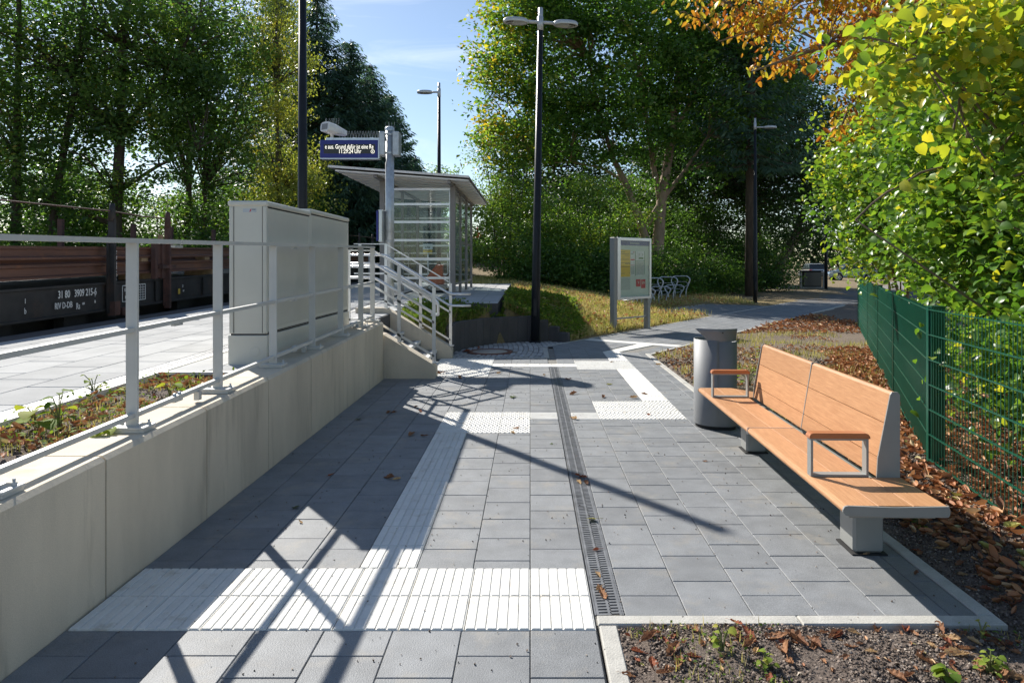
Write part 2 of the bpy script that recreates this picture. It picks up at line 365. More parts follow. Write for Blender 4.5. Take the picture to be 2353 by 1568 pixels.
# ------------------------------------------------------------------ leaves by the thousand
RHOMB = ([(0, 0, 0), (.45, .30, .07), (1, 0, -.06), (.45, -.30, .07)], [(0, 1, 2, 3)])
OVATE = ([(0, 0, 0), (.30, 0, .02), (.66, 0, -.02), (1.04, 0, -.16), (.04, .25, .10), (.38, .44, .17), (.78, .30, .04), (.02, -.27, .08), (.42, -.42, .15), (.74, -.31, .06)],
         [(0, 1, 5, 4), (1, 2, 6, 5), (2, 3, 6), (1, 0, 7, 8), (2, 1, 8, 9), (3, 2, 9)])
CURL = ([(0, 0, .22), (.3, 0, .04), (.62, 0, .0), (1, 0, .26), (.14, .16, .34), (.40, .26, .28), (.74, .17, .26), (.10, -.18, .26), (.45, -.22, .36), (.80, -.13, .40)], OVATE[1])
SPRAY = ([(0, .04, 0), (0, -.04, 0), (.6, -.13, -.05), (1, 0, -.14), (.6, .13, -.05)], [(0, 1, 2, 3, 4)])
BLADE = ([(-.5, 0, 0), (.5, 0, 0), (.12, 0, 1.0)], [(0, 1, 2)])
def fast_mesh(name, V, loops, totals, mat, tint=None, smooth=False):
    me = bpy.data.meshes.new(name)
    me.vertices.add(len(V)); me.vertices.foreach_set('co', np.ascontiguousarray(V, np.float32).ravel())
    me.loops.add(len(loops)); me.loops.foreach_set('vertex_index', np.ascontiguousarray(loops, np.int32))
    starts = np.concatenate([[0], np.cumsum(totals)[:-1]]).astype(np.int32)
    me.polygons.add(len(totals)); me.polygons.foreach_set('loop_start', starts)
    if smooth: me.polygons.foreach_set('use_smooth', np.ones(len(totals), bool))
    if tint is not None:
        a = me.attributes.new('tint', 'FLOAT', 'FACE'); a.data.foreach_set('value', np.ascontiguousarray(tint, np.float32))
    me.materials.append(mat); me.update(calc_edges=True)
    return me
def leaves_mesh(name, mat, C, D, Nn, size, tint, shape=RHOMB, width=1.0):
    C = np.asarray(C, float); n = len(C)
    D = D / (np.linalg.norm(D, axis=1)[:, None] + 1e-9)
    W = np.cross(Nn, D); W /= (np.linalg.norm(W, axis=1)[:, None] + 1e-9)
    Nn = np.cross(D, W)
    T = np.array(shape[0], float); k = len(T)
    size = np.broadcast_to(np.asarray(size, float), (n,))[:, None, None]
    wd = np.broadcast_to(np.asarray(width, float), (n,))[:, None, None]
    V = C[:, None, :] + size * (T[None, :, 0, None] * D[:, None, :] + wd * T[None, :, 1, None] * W[:, None, :] + T[None, :, 2, None] * Nn[:, None, :])
    fl = np.concatenate([np.array(f) for f in shape[1]]); ft = np.array([len(f) for f in shape[1]])
    loops = (np.arange(n)[:, None] * k + fl[None, :]).ravel()
    totals = np.tile(ft, n); tt = np.repeat(np.broadcast_to(np.asarray(tint, float), (n,)), len(ft))
    return fast_mesh(name, V.reshape(-1, 3), loops, totals, mat, tt)
def link(name, me, parent=None):
    o = bpy.data.objects.new(name, me); col.objects.link(o)
    if parent is not None: o.parent = parent
    return o
def unit(n):
    v = rng.normal(size=(n, 3)); return v / np.linalg.norm(v, axis=1)[:, None]
def lumps(P, k, ph):
    return (np.sin(P[:, 0]*k + ph) * np.sin(P[:, 1]*k*1.1 + ph*2.1) + np.sin(P[:, 2]*k*1.3 + ph*.7) * np.sin(P[:, 0]*k*.8 - ph) + np.sin(P[:, 1]*k*1.7 + P[:, 2]*k + ph)) / 3
def sample_blobs(blobs, n, gap=-0.25, k=1.3, ph=0.0, surf=3.0):
    B = np.array(blobs, float); vol = B[:, 3]*B[:, 4]*B[:, 5]
    out = []
    got = 0
    while got < n:
        i = rng.choice(len(B), size=n, p=vol/vol.sum())
        u = unit(n); r = rng.power(surf, size=n)
        P = B[i, :3] + u * r[:, None] * B[i, 3:6] * (1 + 0.07*rng.normal(size=n))[:, None]
        P = P[lumps(P, k, ph) > gap]
        out.append(P); got += len(P)
    return np.concatenate(out)[:n]
def tnorm(shape, lim=1.5):
    return np.clip(rng.normal(size=shape), -lim, lim)
def cluster_leaves(C, m, sig, flat=0.55, updn=0.8, droop=0.25):
    n = len(C)
    P = np.repeat(C, m, axis=0) + tnorm((n*m, 3)) * np.array([sig, sig, sig*flat])
    cn = np.repeat(unit(n)*0.55 + np.array([0, 0, updn]), m, axis=0)      # leaves of one spray lie roughly alike
    Nn = unit(n*m)*0.62 + cn
    D = unit(n*m); D[:, 2] = D[:, 2]*0.5 - droop
    return P, D, Nn
def boughs(blobs, ncl, gap, k, ph, surf, per=6, spread=.75):
    n = max(8, ncl//per)
    B = sample_blobs(blobs, n, gap, k, ph, surf)
    return np.repeat(B, per, axis=0) + tnorm((n*per, 3), 1.7) * np.array([spread, spread, spread*.30])
def limb(m, a, b, r0, r1=0.012, sag=0.0, seg=5, n=6, wig=0.06):
    a = np.array(a, float); b = np.array(b, float); L = np.linalg.norm(b - a)
    c = (a + b)/2 + np.array([rng.normal()*wig*L, rng.normal()*wig*L, 0.12*L - sag*L])
    t = np.linspace(0, 1, n)[:, None]
    P = (1-t)**2*a + 2*t*(1-t)*c + t**2*b
    P[1:-1] += rng.normal(size=(n-2, 3))*0.02*L
    m.tube(P, np.linspace(r0, r1, n), seg, cap=False)
def tree(name, label, cat, base, trunks, blobs, ncl, m, size, mat, tintf, sig=0.45, gap=-0.25, k=1.3, ph=0.0, nlimb=40, lr=0.05, bark='bark', shape=RHOMB, group=None, surf=3.0, updn=0.8, droop=0.25, crown='crown', trunkname='trunk', bough=.62):
    t = thing(name, label, cat, base, 0, group)
    b = np.array(base, float)
    tm = MB()
    for path, r in trunks:
        P = np.array(path, float); n = len(P)
        q = np.linspace(0, n-1, n*3-2); PP = np.stack([np.interp(q, range(n), P[:, j]) for j in range(3)], 1)
        rr = np.interp(q, range(n), np.linspace(r[0], r[1], n)) if len(r) == 2 else np.interp(q, range(n), r)
        rr = rr.copy(); rr[0] *= 1.25
        tm.tube(PP, rr, 9)
    C = boughs(blobs, ncl, gap, k, ph, surf, spread=bough) if bough > 0 else sample_blobs(blobs, ncl, gap, k, ph, surf)
    allp = np.concatenate([np.array(p, float) for p, r in trunks])
    for c in C[rng.choice(len(C), size=min(nlimb, len(C)), replace=False)]:
        below = allp[allp[:, 2] < c[2] + 0.5]
        if len(below) == 0: continue
        a = below[np.argmin(np.linalg.norm(below - c, axis=1) + 0.3*np.abs(below[:, 2] - c[2]))]
        limb(tm, a + np.array([0, 0, 0]), c, lr*(0.5 + rng.random()*0.7), 0.01)
    tm.build(trunkname, M[bark], t)
    P, D, Nn = cluster_leaves(C, m, sig, updn=updn, droop=droop)
    ti = np.clip(tintf(P) + rng.normal(size=len(P))*0.10 + np.repeat(rng.normal(size=len(C))*.11, m), 0, 1)
    me = leaves_mesh(crown, LM[mat], P - b, D, Nn, size*(0.65 + 0.7*rng.random(len(P))), ti, shape)
    link(crown, me, t)
    return t

# ------------------------------------------------------------------ the ground
PO = np.array([0.36, 13.45]); PD = np.array([0.572, 0.820]); PN = np.array([0.820, -0.572])
def sw(x, y): return ((x - PO[0])*PD[0] + (y - PO[1])*PD[1], (x - PO[0])*PN[0] + (y - PO[1])*PN[1])
def xy(s, w): return (PO[0] + s*PD[0] + w*PN[0], PO[1] + s*PD[1] + w*PN[1])
ARC = [(-1.37, 11.95), (-1.40, 12.55), (-1.20, 13.25), (-0.70, 13.95), (0.0, 14.30), (0.40, 14.34), (0.78, 14.14)]
COB = [(-1.37, 11.80), (0.26, 11.80), (0.30, 13.36), (0.78, 14.05)] + ARC[::-1]
PATHW = 2.12
def height(x, y):
    x = np.asarray(x, float); y = np.asarray(y, float)
    s, w = sw(x, y); d = -w
    up = np.where(d < 1.2, 0.42*np.clip(d, 0, 1.2), 0.504 + 0.30*sstep(1.2, 2.0, d))
    left = np.clip(1 - (x + .6)/5.2, .07, 1)
    h = np.where((d > 0) & (y > 11.5), up*left, 0.0)
    dp = np.hypot(np.maximum(x + .68, 0), np.maximum(14.3 - y, 0))
    h = np.where((d > .5) & (y > 11.5) & (y < 26), np.maximum(h, (.79 - .42*dp)*left), h)
    h = h + 2.0*sstep(42, 58, y)*(1 - sstep(0, 14, x))*sstep(-40, -12, x)
    h = h + 0.02*np.sin(x*2.3 + y*1.1)*np.sin(y*1.9 - x) + 0.012*np.sin(x*7.1)*np.sin(y*6.3)
    h = np.where((x > 2.0) & (d < 0), h - 0.012, h)
    # footprints of the paved parts lie lower, under the slabs
    paved = ((x < 2.12) & (y < 12.6) & ~((x > 0.36) & (y < 3.10)))
    paved |= (w > -0.02) & (w < PATHW + 0.02) & (s > -1.5) & (s < 19) & (y > 11.5)
    paved |= (s > 9.4) & (s < 15.7) & (w > -2.5) & (w < 0.1)
    c0 = np.array([-0.3, 13.0]); EX = [(c0[0] + (px - c0[0])*1.12, c0[1] + (py - c0[1])*1.09) for px, py in COB]
    paved |= pip(x, y, EX)
    h = np.where(paved, -0.07, h)
    h = np.where((x > .30) & (x < .5) & (y < 3.12), -.006, h)
    h = np.where((x < -1.9) & (y < 14.0), -0.4, h)
    sl = np.minimum(.78 - .10*(14.3 - y), .66 - .6*(x + 2.09) + (y - 11.95)*.35)
    h = np.where((x < -1.42) & (x > -2.45) & (y > 11.93) & (y < 14.35), sl, h)
    h = np.where((x < -0.55) & (x > -6.6) & (y >= 14.0) & (y < 25.3), 0.4, h)
    h = np.where((x <= -6.35) & (y < 200), -0.35 + 0.9*sstep(-9.5, -14, x) + 0.0*y, h)
    return h
def ground():
    xs = np.unique(np.concatenate([[-600, -300, -150, -90], np.arange(-60, -8, 2.0), np.arange(-8, -2.6, 0.5), np.arange(-2.6, 7.0, 0.11), np.arange(7, 20, 0.5), np.arange(20, 60, 2.5), [90, 150, 300, 600]]))
    ys = np.unique(np.concatenate([[-300, -100, -30, -8, -2, 0], np.arange(0.5, 18, 0.11), np.arange(18, 36, 0.35), np.arange(36, 80, 2.0), [90, 120, 200, 400, 900]]))
    X, Y = np.meshgrid(xs, ys); Z = height(X, Y)
    near = (X > 0.3) & (X < 7) & (Y < 16)
    Z = Z + np.where(near & (Z > -0.05), 0.004*rng.normal(size=Z.shape), 0)
    nx, ny = len(xs), len(ys)
    V = np.stack([X.ravel(), Y.ravel(), Z.ravel()], 1)
    i = (np.arange(ny-1)[:, None]*nx + np.arange(nx-1)[None, :]).ravel()
    loops = np.stack([i, i+1, i+nx+1, i+nx], 1).ravel()
    me = fast_mesh('ground', V, loops, np.full(len(i), 4), M['ground'], smooth=True)
    g = np.zeros_like(X)
    s, w = sw(X, Y)
    g = np.where((w < 0) & (Y > 11.5), 0.9, g)
    g = np.where((X > 2.2) & (Y > 7), np.maximum(g, 0.35), g)
    g = np.where(Y > 30, 0.7, g)
    g = np.where(X < -10, 0.5, g)
    a = me.attributes.new('grassy', 'FLOAT', 'POINT'); a.data.foreach_set('value', g.ravel().astype(np.float32))
    tag(link('ground', me), kind='structure')
ground()

# ------------------------------------------------------------------ plaza paving
TX = [  # tactile fields: x0,x1,y0,y1,kind
  (-2.06, 0.295, 3.035, 3.645, 'rib'), (-0.915, -0.61, 3.645, 6.565, 'rib'), (-0.915, 0.0, 6.565, 7.48, 'stud'),
  (0.0, 0.295, 7.13, 7.455, 'cross'), (0.44, 0.73, 7.13, 7.455, 'cross'), (0.73, 1.645, 7.15, 8.07, 'stud'),
  (1.335, 1.645, 8.07, 10.5, 'rib'), (0.73, 1.645, 10.5, 11.42, 'stud'), (1.335, 1.645, 11.42, 12.6, 'rib'),
  (-0.61, 0.73, 10.78, 11.08, 'flat'), (-1.53, -0.61, 9.85, 11.70, 'stud')]
COLS = [-2.07, -1.83, -1.525, -1.22, -0.915, -0.61, -0.305, 0.0, 0.295, 0.44, 0.73, 1.035, 1.335, 1.645, 1.95, 2.07]
J = 0.0018
def plaza():
    m = MB(); jm = MB()
    div = (PO, np.array([2.14, 12.33]))
    a = div[1] - div[0]; na, nb = -a[1], a[0]; nc = na*div[0][0] + nb*div[0][1]     # keep below the line
    def put(x0, x1, y0, y1):
        if x0 > -0.1 or y1 > 11.7:
            if x0 < 0.20:
                y1 = min(y1, 11.76)
                if y1 <= y0: return
        dz = random.uniform(-0.0012, 0.0012)
        poly = [(x0+J, y0+J), (x1-J, y0+J), (x1-J, y1-J), (x0+J, y1-J)]
        poly = clip(poly, na, nb, nc)
        if len(poly) >= 3: m.slab(poly, -0.06, dz, .003)
    for c in range(len(COLS)-1):
        x0, x1 = COLS[c], COLS[c+1]
        if abs(x0 - 0.295) < 1e-6: continue                      # the drain
        xm = (x0+x1)/2
        ylo = 0.6 if xm < 0.3 else 3.16
        yhi = 11.76 if xm < 0.26 else 13.9
        if xm < -1.36: yhi = 9.75 if xm < -1.6 else 11.76
        cuts = sorted((t[2], t[3]) for t in TX if t[0]-0.01 <= xm <= t[1]+0.01)
        if abs(xm) < 0.3 and False: pass
        spans = []; y = ylo
        for (a0, a1) in cuts:
            if a0 > y: spans.append((y, a0))
            y = max(y, a1)
        if y < yhi: spans.append((y, yhi))
        off = (0.152 if c % 2 else 0.0) + (0.06 if xm > 0.3 else 0)
        for (a0, a1) in spans:
            grid = [g for g in np.arange(-0.5 + off, 14.5, 0.3035) if a0 + 0.045 < g < a1 - 0.045]
            e = [a0] + grid + [a1]
            for q in range(len(e)-1): put(x0, x1, e[q], e[q+1])
    # a few columns left of the big field keep going under the stairs blister
    tag(m.build('paving', M['paving']), kind='structure')
    j = MB()
    j.add([(-2.1, 0.5, -0.012), (0.30, 0.5, -0.012), (0.30, 3.1, -0.012), (2.1, 3.1, -0.012), (2.1, 12.35, -0.012), (0.36, 13.42, -0.012), (0.25, 11.78, -0.012), (-2.1, 11.78, -0.012)], [tuple(range(8))])
    tag(j.build('joint_bed', M['joint']), kind='structure')
    w = MB()
    for x0, x1, y0, y1, kd in TX:
        nx = max(1, round((x1-x0)/0.305)); ny = max(1, round((y1-y0)/0.305))
        if kd == 'flat': nx = round((x1-x0)/0.2)
        for i in range(nx):
            for jj in range(ny):
                a0 = x0 + (x1-x0)*i/nx; a1 = x0 + (x1-x0)*(i+1)/nx; b0 = y0 + (y1-y0)*jj/ny; b1 = y0 + (y1-y0)*(jj+1)/ny
                w.slab([(a0+.002, b0+.002), (a1-.002, b0+.002), (a1-.002, b1-.002), (a0+.002, b1-.002)], -0.06, 0.0015, 0.002)
                if kd == 'rib':
                    k = max(2, round((a1-a0)/0.0475)); p = (a1-a0-.006)/k
                    for q in range(k):
                        c0 = a0+.003 + q*p
                        w.slab([(c0+.003, b0+.004), (c0+p-.005, b0+.004), (c0+p-.005, b1-.004), (c0+.003, b1-.004)], 0.001, 0.0068, 0.003)
                elif kd == 'cross':
                    k = max(2, round((b1-b0)/0.04)); p = (b1-b0-.006)/k
                    for q in range(k):
                        c0 = b0+.003 + q*p
                        w.slab([(a0+.004, c0+.005), (a1-.004, c0+.005), (a1-.004, c0+p-.006), (a0+.004, c0+p-.006)], 0.001, 0.0055, 0.003)
                elif kd == 'stud':
                    k = 7; px = (a1-a0)/k; py = (b1-b0)/k
                    for q in range(k):
                        for r in range(k):
                            cx = a0 + (q+.5)*px + (0.25*px if r % 2 else -0.25*px); cy = b0 + (r+.5)*py
                            w.lathe([(0.0145, 0.001), (0.0095, 0.0068), (0.0, 0.0072)], (cx, cy, 0), 7)
    # across the diagonal path
    w.slab([xy(1.36, 0.02), xy(1.36, 2.1), xy(1.66, 2.1), xy(1.66, 0.02)], -0.06, 0.002)
    w.slab([(1.34, 12.6), (1.645, 12.6), xy(1.35, 1.62), xy(1.35, 1.27)], -0.06, 0.0025)
    tag(w.build('tactile_paving', M['white']), kind='structure')
plaza()
def path():
    m = MB(); t = 0.305
    def fill(s0, s1, w0, w1, holes=()):
        n = int((w1-w0)/t)+1
        for i in range(n):
            a0 = w0 + i*t; a1 = min(w1, a0+t)
            if a1 - a0 < .03: continue
            s = s0 - (0.152 if i % 2 else 0)
            while s < s1:
                b0 = max(s, s0); b1 = min(s+t, s1)
                segs = [(b0, b1)]
                for h0, h1, v0, v1 in holes:
                    if a1 > v0 and a0 < v1:
                        ns = []
                        for q0, q1 in segs:
                            if q1 <= h0 or q0 >= h1: ns.append((q0, q1)); continue
                            if q0 < h0: ns.append((q0, h0))
                            if q1 > h1: ns.append((h1, q1))
                        segs = ns
                for q0, q1 in segs:
                    if q1-q0 > .02:
                        poly = [xy(q0+J, a0+J), xy(q0+J, a1-J), xy(q1-J, a1-J), xy(q1-J, a0+J)]
                        # stay above the end of the plaza
                        dv = np.array([2.14, 12.33]) - PO
                        poly = clip(poly, dv[1], -dv[0], dv[1]*PO[0] - dv[0]*PO[1] - 0.004)
                        if len(poly) >= 3: m.slab(poly, -0.06, random.uniform(-.001, .001), .003)
                s += t
    fill(-0.3, 18.4, 0.0, PATHW, [(1.355, 1.665, 0, 2.2), (-0.3, 1.355, 1.22, 1.66)])
    fill(9.6, 15.5, -2.4, -0.09)
    tag(m.build('path_paving', M['paving']), kind='structure')
    j = MB(); j.add([(*xy(-0.2, 0), -.012), (*xy(18.4, 0), -.012), (*xy(18.4, PATHW), -.012), (*xy(-0.2, PATHW), -.012)][::-1], [(0, 1, 2, 3)])
    j.add([(*xy(9.6, -2.4), -.012), (*xy(15.5, -2.4), -.012), (*xy(15.5, 0), -.012), (*xy(9.6, 0), -.012)][::-1], [(0, 1, 2, 3)])
    tag(j.build('path_bed', M['joint']), kind='structure')
    k = MB()
    def kerb(pts0, pts1, wdt, ln=1.0, z=0.006):
        a = np.array(pts0); b = np.array(pts1); L = np.linalg.norm(b-a); d = (b-a)/L; nrm = np.array([-d[1], d[0]])
        n = max(1, round(L/ln))
        for i in range(n):
            p = a + d*(L*i/n+.002); q = a + d*(L*(i+1)/n-.002)
            k.slab([tuple(p), tuple(q), tuple(q+nrm*wdt), tuple(p+nrm*wdt)], -0.12, z, 0.006)
    kerb((2.155, 3.16), (2.155, 12.33), 0.08)
    kerb((0.305, 3.078), (2.155, 3.078), 0.08)
    kerb((0.39, 0.4), (0.39, 3.072), 0.08)
    kerb(xy(0, -0.004), xy(18.4, -0.004), 0.07)
    kerb(xy(0.05, PATHW+0.075), xy(18.4, PATHW+0.075), 0.07)
    kerb(xy(9.6, -2.48), xy(15.5, -2.48), 0.07)
    kerb((0.24, 11.80), (0.24, 13.25), -0.09, 0.5)
    kerb((-1.36, 11.765), (0.25, 11.765), 0.03, 1.0, 0.004)
    tag(k.build('kerb', M['kerb']), kind='structure')
    r = MB(); r.add([(*xy(18.42, -0.5), .0), (*xy(18.42, PATHW+.6), .0), (30, 41.0, .0), (16, 43.5, .0)], [(0, 1, 2, 3)])
    tag(r.build('asphalt_path', M['asphalt_in_shade']), kind='structure')
    r = MB(); r.add([(13.5, 44.5, .012), (70, 36.0, .012), (90, 66.0, .012), (18.0, 74.0, .012)], [(0, 1, 2, 3)])
    tag(r.build('road', M['asphalt']), kind='structure')
path()
def cobbles():
    m = MB()
    cx, cy, rr = -0.745, 12.62, 0.43
    inner = [(-0.35 + (x+0.35)*0.985, 13.0 + (y-13.0)*0.985) for x, y in COB]
    rows = np.arange(-1.6, 1.0, 0.098)
    for i, x in enumerate(rows):
        y = 11.80 + (i % 2)*0.045
        while y < 14.4:
            L = random.uniform(0.085, 0.115)
            bend = 0.10*math.sin((y-11.8)*1.3)
            c = (x + bend + 0.049, y + L/2)
            if pip(np.array([c[0]]), np.array([c[1]]), inner)[0] and (math.hypot(c[0]-cx, c[1]-cy) > rr + 0.05):
                g = 0.008; a = random.uniform(-.06, .06); ca, sa = math.cos(a), math.sin(a)
                w2, l2 = 0.049 - g*random.uniform(.6, 1.2), L/2 - g*random.uniform(.6, 1.2)
                P = [(c[0] + dx*ca - dy*sa, c[1] + dx*sa + dy*ca) for dx, dy in ((-w2, -l2), (w2, -l2), (w2, l2), (-w2, l2))]
                m.slab(P, -.06, random.uniform(-.002, .010), 0.010)
            y += L
    tag(m.build('cobble_paving', M['stone']), kind='structure')
    j = MB(); j.add([(x, y, -.010) for x, y in COB], [tuple(range(len(COB)))])
    tag(j.build('cobble_bed', M['joint']), kind='structure')
    t = thing('manhole_cover', 'round concrete manhole cover with rusty iron ring set in cobbles', 'manhole cover', (cx, cy, 0))
    part('iron_ring', M['manring'], t, lambda m: m.lathe([(0.42, -.03), (0.42, .008), (0.335, .010), (0.33, -.02)], (cx, cy, 0), 40))
    part('lid', M['manhole'], t, lambda m: m.lathe([(0.327, -.02), (0.325, .006), (0.0, .009)], (cx, cy, 0), 40))
cobbles()
def drain(name, label, x0, x1, y0, y1, zf, step=0.028, lean=0.0):
    t = thing(name, label, 'drain', ((x0+x1)/2, y0, zf(y0)))
    def chan(m):
        n = 8
        for i in range(n):
            a = y0+(y1-y0)*i/n; b = y0+(y1-y0)*(i+1)/n
            m.add([(x0, a, zf(a)-.03), (x1, a, zf(a)-.03), (x1, b, zf(b)-.03), (x0, b, zf(b)-.03)], [(0, 1, 2, 3)])
    part('channel', M['dark'], t, chan)
    g = MB(); W = x1-x0
    cols = [(x0+.008, x0+.020), (x0+W*.46, x0+W*.54), (x1-.020, x1-.008)]
    for i in range(6):
        a = y0+(y1-y0)*i/6; b = y0+(y1-y0)*(i+1)/6
        for c0, c1 in [(x0, x0+.006), (x1-.006, x1)] + cols:
            g.obox(((c0+c1)/2, (a+b)/2, (zf(a)+zf(b))/2-.004), ((c1-c0)/2, 0, 0), (0, (b-a)/2-.001, (zf(b)-zf(a))/2), (0, 0, .004))
    k = 0; y = y0+.01
    while y < y1-.01:
        s0 = .5 if k % 2 else 0
        for c in range(2):
            a0 = x0+.019 + c*W*.45; a1 = a0 + W*.43
            yy = y + (step*.5 if c else 0)
            g.obox(((a0+a1)/2, yy, zf(yy)-.0045), ((a1-a0)/2, .002, 0), (-.002, step*.25, 0), (0, 0, .004))
        y += step; k += 1
    g.build('grate', M['grate'], t)
    return t
drain('drain_channel', 'dark slotted drain grate running along the dark grey plaza', 0.30, 0.435, 3.165, 10.72, lambda y: 0.002)

# ------------------------------------------------------------------ retaining wall, platform, stairs
def retaining_wall():
    t = thing('retaining_wall', 'long low beige concrete retaining wall under the grey railing', 'wall', (-2.2, 5, 0))
    js = [0.6, 1.3, 2.3, 3.33, 4.37, 5.40, 6.45, 7.55, 8.6, 9.62]
    for a, b in zip(js[:-1], js[1:]):
        m = MB(); g = 0.006; ch = 0.022
        p = lambda y: [(-2.07, -0.1), (-2.07, wz(y)-ch), (-2.07-ch, wz(y)), (-2.365, wz(y)), (-2.365, -0.1)]
        A = [(x, a+g, z) for x, z in p(a)]; B = [(x, b-g, z) for x, z in p(b)]; n = 5
        m.add(A+B, [tuple(range(n)), tuple(range(2*n-1, n-1, -1))] + [(k, n+k, n+(k+1) % n, (k+1) % n) for k in range(n)])
        m.build('wall_segment', M['wall'], t)
    part('joint_filler', surf('joint_filler', (0.36, 0.31, 0.23), 0.9), t, lambda m: m.prof([(-2.078, -.1), (-2.078, 0.60), (-2.36, 0.60), (-2.36, -.1)], 'y', 0.7, 9.6))
retaining_wall()
def platform():
    m = MB()
    # slabs between drain and track edge, and between drain and wall
    def field(x0, x1, y0, y1, tx=0.42, ty=0.62):
        nx = max(1, round((x1-x0)/tx))
        for i in range(nx):
            a0 = x0+(x1-x0)*i/nx; a1 = x0+(x1-x0)*(i+1)/nx
            y = y0 - (ty/2 if i % 2 else 0)
            while y < y1:
                b0 = max(y, y0); b1 = min(y+ty, y1)
                if b1-b0 > .04:
                    g = .004; zz = random.uniform(-.001, .001)
                    v = [(a0+g, b0+g, -.05), (a1-g, b0+g, -.05), (a1-g, b1-g, -.05), (a0+g, b1-g, -.05)]
                    mb = MB(); mb.slab([(p[0], p[1]) for p in v], -.05, 0)
                    m.add([(p[0], p[1], p[2]+pz(p[1])+zz) for p in mb.v], mb.f)
                y += ty
    field(-6.05, -3.36, 0.5, 25.2)
    field(-3.12, -2.42, 5.82, 14.28)
    field(-3.12, -0.68, 14.30, 24.0)
    tag(m.build('platform_paving', M['platform']), kind='structure')
    b = MB()
    for (x0, x1, y0, y1, dz) in ((-6.42, -3.36, .4, 25.3, -.012), (-3.21, -2.405, 5.74, 14.28, -.012), (-3.21, -0.68, 14.285, 24.0, -.012), (-6.42, -6.06, .4, 25.3, .004), (-3.36, -3.21, 0.4, 25.3, -.05)):
        b.add([(x0, y0, -.35), (x1, y0, -.35), (x1, y1, -.35), (x0, y1, -.35), (x0, y0, pz(y0)+dz), (x1, y0, pz(y0)+dz), (x1, y1, pz(y1)+dz), (x0, y1, pz(y1)+dz)],
              [(4, 5, 6, 7), (0, 1, 5, 4), (1, 2, 6, 5), (2, 3, 7, 6), (3, 0, 4, 7)])
    tag(b.build('platform', M['palisade']), kind='structure')
    k = MB()
    k.bar((-3.165, .5, pz(.5)-.045), (-3.165, 24, pz(24)-.045), .07, .1)
    k.bar((-3.1, 5.78, pz(5.78)-.04), (-2.41, 5.78, pz(5.78)-.04), .07, .1)
    tag(k.build('platform_kerb', M['white']), kind='structure')
    s = MB()
    n = 30
    for i in range(n):
        y0 = .5+5.24*i/n; y1 = .5+5.24*(i+1)/n
        for q in range(6):
            x0 = -3.13+.74*q/6; x1 = -3.13+.74*(q+1)/6
            f = lambda x, y: pz(y)-.045 + .012*math.sin(x*23+y*9)+.01*math.sin(y*17)
            s.add([(x0, y0, f(x0, y0)), (x1, y0, f(x1, y0)), (x1, y1, f(x1, y1)), (x0, y1, f(x0, y1))], [(0, 1, 2, 3)], True)
    o = tag(s.build('bed_soil', M['ground']), kind='structure')
    # track bed, sleepers hidden below the wagon, two rails
    b = MB(); b.add([(-11.5, -20, -.22), (-6.42, -20, -.22), (-6.42, 120, -.22), (-11.5, 120, -.22)], [(0, 1, 2, 3)])
    tag(b.build('track_bed', M['ballast']), kind='structure')
    for x in (-8.75, -7.25):
        tag(part0('rail', M['rusty_post'], lambda m: m.box(x-.035, x+.035, -20, 120, -.22, -.06)), 'rusty track rail under the freight wagon ' + ('on the tree side' if x < -8 else 'on the platform side'), 'rail', 'rails of the track')
def part0(name, mat, fn):
    m = MB(); fn(m); return m.build(name, mat)
platform()
drain('drain_channel', 'pale slotted drain grate along the platform behind the planted bed', -3.355, -3.215, .5, 15.0, lambda y: pz(y)-.002, 0.03)

SL = lambda x: 0.63 - 0.60*(x + 2.09)          # top of the stair stringers
def stairs():
    t = thing('staircase', 'short concrete staircase with pale nosings leading up to the platform', 'stairs', (-1.9, 10.8, 0))
    rx = [-1.60, -1.88, -2.16, -2.44, -2.72]; hz = [0.155, 0.31, 0.465, 0.62, 0.765]
    for i in range(5):
        x1 = rx[i]; x0 = rx[i+1] if i < 4 else -3.0
        m = MB(); m.box(x0-.0, x1, 9.91, 11.70, -.05, hz[i]-.002, .004); m.build('step', M['paving'], t)
        m = MB(); m.box(x1-.07, x1+.006, 9.915, 11.695, hz[i]-.045, hz[i]+.003, .004); m.build('nosing', M['white'], t)
    for nm, y0, y1, top in (('near', 9.66, 9.90, -2.08), ('far', 11.71, 11.93, -2.46)):
        m = MB(); xe = -1.345
        P = [(-3.0, -.1), (xe, -.1), (xe, SL(xe)-.03), (xe-.05, SL(xe-.05)), (top, SL(top)), (top-.06, SL(top)+.015), (-3.0, SL(top)+.015)]
        m.prof(P, 'y', y0, y1); m.build('stringer', M['wall'], t)
stairs()
